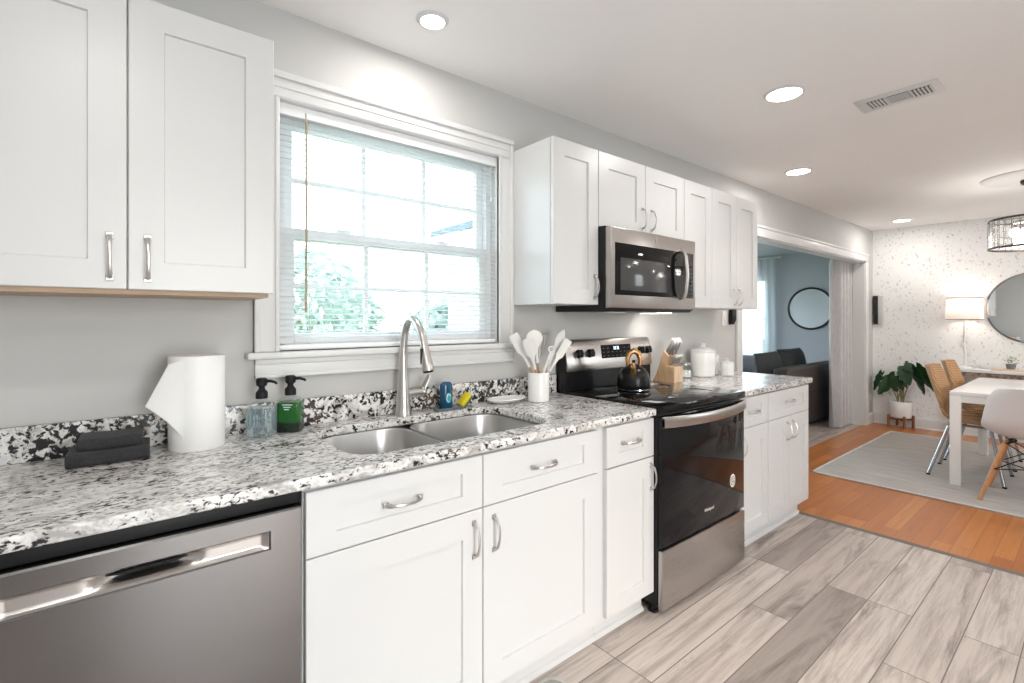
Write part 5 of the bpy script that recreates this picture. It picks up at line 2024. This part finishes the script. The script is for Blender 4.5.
for k, (dr, bs, ln, wd, dp_, rl) in enumerate(leaves):
    b_ = Vector((plx + bs[0], ply + bs[1], FZ + bs[2] - 0.01))
    monstera_leaf(dr, b_, ln, wd, dp_, rl)
    a = k * 2.1
    f_ = Vector((plx + 0.03 * math.cos(a), ply + 0.03 * math.sin(a), zp + 0.17))
    stems.tube(bez(f_, f_ + Vector((0, 0, 0.14)), b_ + Vector((0, 0, -0.05)) - Vector(dr) * 0.05, b_, 8), 0.006, 6)
stems.build('stems', 'stem', pp)

# pendant drum light over the table
pcx, pcy = 3.71, -1.522
pl = thing('drum_chandelier', 'round crystal drum chandelier with dark bronze rings hanging over the table', 'chandelier', (pcx, pcy, CEIL))
mb = MB()
mb.lathe([(0.30, 0.0), (0.30, -0.006), (0.285, -0.014), (0.22, -0.018), (0.14, -0.022), (0.06, -0.028)], 64, (pcx, pcy, CEIL))
mb.build('medallion', 'trim', pl)
mb = MB()
mb.lathe([(0.070, -0.026), (0.068, -0.05), (0.04, -0.072), (0.012, -0.078)], 32, (pcx, pcy, CEIL))
mb.build('canopy', 'bronze', pl)
mb = MB()
mb.cyl((pcx, pcy, CEIL - 0.07), (pcx, pcy, 2.10), 0.008, n=10)
for k in range(3):
    a = k * 2 * PI / 3
    mb.tube([(pcx, pcy, 2.105), (pcx + 0.245 * math.cos(a), pcy + 0.245 * math.sin(a), 2.092)], 0.005, 6)
mb.build('rod', 'bronze', pl)
DR, DZ0, DZ1 = 0.252, 1.870, 2.092
for z in (DZ0, DZ1):
    mb = MB()
    mb.ring((pcx, pcy, z), DR, 0.006, 'Z', 64, 8, (0.8, 1.3))
    mb.build('ring', 'bronze', pl)
mb = MB()
for z in (DZ0 + 0.06, DZ0 + 0.115, DZ0 + 0.17):
    mb.ring((pcx, pcy, z), DR, 0.0016, 'Z', 64, 5)
for k in range(32):
    a = 2 * PI * k / 32
    mb.cyl((pcx + DR * math.cos(a), pcy + DR * math.sin(a), DZ0), (pcx + DR * math.cos(a), pcy + DR * math.sin(a), DZ1), 0.0014, n=5)
mb.build('wire_grid', 'bronze', pl)
mb = MB()
for k in range(32):
    a0 = 2 * PI * (k + 0.08) / 32
    a1 = 2 * PI * (k + 0.92) / 32
    for j in range(4):
        za, zb2 = DZ0 + 0.010 + j * 0.053, DZ0 + 0.055 + j * 0.053
        rr_ = DR - 0.006
        am = (a0 + a1) / 2
        lo = [(pcx + rr_ * math.cos(a), pcy + rr_ * math.sin(a), z) for a, z in ((a0, za), (a1, za), (a1, zb2), (a0, zb2))]
        tip = [(pcx + (rr_ - 0.010) * math.cos(a), pcy + (rr_ - 0.010) * math.sin(a), z) for a, z in ((a0, za), (a1, za), (a1, zb2), (a0, zb2))]
        mb.loft([lo, tip])
o = mb.build('crystals', 'crystal', pl, weld=False)
for k in range(4):
    a = 0.6 + k * PI / 2
    bxp = (pcx + 0.11 * math.cos(a), pcy + 0.11 * math.sin(a), 1.985)
    mb = MB()
    mb.sphere(bxp, 0.032, 16, (1, 1, 1.3))
    bu = mb.build('bulb', 'bulb_glow', pl)
    mb = MB()
    mb.tube([(bxp[0], bxp[1], 2.02), (bxp[0], bxp[1], 2.07), (pcx, pcy, 2.095)], [0.014, 0.012, 0.006], 10)
    mb.build('socket', 'bronze', bu)
d = bpy.data.lights.new('chandelier_light', 'POINT')
d.energy = 7
d.shadow_soft_size = 0.12
d.color = (1, 0.93, 0.86)
o = bpy.data.objects.new('chandelier_light', d)
COL.objects.link(o)
o.parent = pl
o.location = (0, 0, 1.93 - CEIL)

# ------------------------------------------------------------------ living room through the opening
# grey drape hanging inside the opening
dr_ = thing('drape', 'silver-grey pleated drape gathered at the far side of the wide opening', 'curtain', (5.12, 0.19, 0.01))
mb = MB()
rows = []
for j in range(25):
    t_ = j / 24
    z = 0.012 + (2.13 - 0.012) * t_
    row = []
    for i in range(97):
        s = i / 96
        top = min(1.0, (1 - t_) / 0.06)
        amp = 0.016 + 0.044 * top
        wdt = 0.62 + 0.05 * (1 - t_)
        x = 4.82 + wdt * s + 0.008 * math.sin(5 * s + 3 * t_)
        y = 0.180 + amp * math.sin(s * 2 * PI * 5.5 + 0.7 * math.sin(3 * t_ + s * 4)) - 0.0 * s
        row.append((x, y, z))
    rows.append(row)
mb.surf(rows)
mb.build('pleated_cloth', 'drape', dr_, smooth=80, solid=0.003)
mb = MB()
mb.tube([(2.2, 0.180, 2.165), (5.50, 0.180, 2.165)], 0.011, 12)
mb.build('curtain_rod', 'nickel', dr_)
mb = MB()
for i in range(8):
    x = 4.85 + i * 0.07
    mb.ring((x, 0.180, 2.152), 0.016, 0.002, 'X', 20, 5)
mb.build('curtain_rings', 'nickel', dr_)

# sofa with its back to the opening
so = thing('sofa', 'dark grey-brown leather sofa seen from behind through the opening', 'sofa', (5.0, 0.8, 0))
mb = MB()
mb.box(4.02, 6.05, 0.372, 0.55, 0.06, 0.748, 0.03, 3)
bk = mb.build('backrest', 'sofa', so)
mb = MB()
for z in (0.437,):
    mb.box(4.05, 6.02, 0.3685, 0.374, z - 0.003, z + 0.003)
mb.build('back_seam', 'sofa_cushion', bk)
mb = MB()
mb.box(4.0, 6.05, 0.40, 1.35, 0.06, 0.40, 0.03, 3)
mb.build('seat_base', 'sofa', so)
for x in (4.03, 4.70, 5.37):
    mb = MB()
    mb.box(x, x + 0.66, 0.52, 1.36, 0.40, 0.52, 0.04, 3)
    mb.build('seat_cushion', 'sofa', so)
for x in (4.1, 5.95):
    for y in (0.44, 1.28):
        mb = MB()
        mb.box(x - 0.03, x + 0.03, y - 0.03, y + 0.03, 0.001, 0.061)
        mb.build('leg', 'chrome', so)
mb = MB()
mb.box(5.95, 6.15, 0.375, 1.36, 0.06, 0.62, 0.04, 3)
mb.build('armrest', 'sofa', so)


def cushion(x, y, z, w_, h_, t_, tiltx, rz, mat, label):
    mb = MB()
    n = 12
    front, back_ = [], []
    for j in range(n + 1):
        rf, rb_ = [], []
        for i in range(n + 1):
            u, v = i / n * 2 - 1, j / n * 2 - 1
            puff = ((1 - abs(u) ** 3) * (1 - abs(v) ** 3)) ** 0.5
            pin = 1 - 0.06 * (1 - abs(u) ** 2 * abs(v) ** 2) * (abs(u) ** 4 + abs(v) ** 4) * 0.5
            rf.append((u * w_ / 2 * pin, -t_ / 2 * puff, v * h_ / 2 * pin))
            rb_.append((u * w_ / 2 * pin, t_ / 2 * puff, v * h_ / 2 * pin))
        front.append(rf)
        back_.append(rb_)
    mb.surf(front)
    mb.surf([r[::-1] for r in back_])
    mb.xform(Matrix.Translation((x, y, z)) @ Matrix.Rotation(rz, 4, 'Z') @ Matrix.Rotation(tiltx, 4, 'X'))
    o = mb.build('cushion', mat, None, smooth=80)
    return tag(o, label, 'cushion', 'cushions on the sofa')


cushion(4.36, 0.745, 0.72, 0.68, 0.37, 0.22, R(-10), R(3), 'sofa_cushion', 'dark cushion at the window end of the sofa back')
cushion(5.06, 0.745, 0.73, 0.66, 0.39, 0.22, R(-10), R(-2), 'sofa_cushion', 'dark cushion on the sofa beside the mirror side drape')
ss = thing('chaise', 'grey chaise section at the window side of the sofa', 'sofa', (5.6, 2.2, 0))
mb = MB()
mb.box(4.6, 6.6, 1.55, 2.6, 0.06, 0.42, 0.05, 3)
mb.build('seat_base', 'sofa_grey', ss)
mb = MB()
mb.box(6.3, 6.6, 1.40, 2.6, 0.42, 0.70, 0.08, 4)
mb.build('backrest', 'sofa_grey', ss)
for x in (4.7, 6.5):
    for y in (1.65, 2.5):
        mb = MB()
        mb.box(x - 0.03, x + 0.03, y - 0.03, y + 0.03, 0.001, 0.061)
        mb.build('leg', 'black_matte', ss)

# round mirror on the living room wall
lmr = thing('framed_mirror', 'round black-framed mirror on the blue-grey living room wall', 'mirror', (LX1 - 0.02, 1.245, 1.485))
mb = MB()
mb.lathe([(0.325, 0.0), (0.325, 0.008)], 72)
mb.xform(Matrix.Translation((LX1 - 0.004, 1.245, 1.485)) @ Matrix.Rotation(R(-90), 4, 'Y'))
mb.build('glass', 'mirror', lmr)
mb = MB()
mb.ring((LX1 - 0.018, 1.245, 1.485), 0.338, 0.017, 'X', 72, 8)
mb.build('frame', 'mirror_frame', lmr)

# sheers
shc = thing('sheer_curtain', 'sheer pale curtain over the bright living room window', 'curtain', (LX1 - 0.1, 2.5, 0.05))
mb = MB()
rows = []
for j in range(13):
    t_ = j / 12
    z = 0.05 + (2.36 - 0.05) * t_
    row = []
    for i in range(121):
        s = i / 120
        row.append((LX1 - 0.10 + 0.028 * math.sin(s * 2 * PI * 14 + math.sin(4 * t_)), 1.76 + 1.55 * s, z))
    rows.append(row)
mb.surf(rows)
mb.build('cloth', 'sheer', shc, smooth=80)
mb = MB()
mb.tube([(LX1 - 0.10, 1.70, 2.375), (LX1 - 0.10, 3.4, 2.375)], 0.012, 10)
mb.sphere((LX1 - 0.10, 1.69, 2.375), 0.022, 12)
mb.tube([(LX1 - 0.10, 1.74, 2.375), (LX1 - 0.001, 1.74, 2.375)], 0.008, 8)
mb.build('curtain_rod', 'trim', shc)
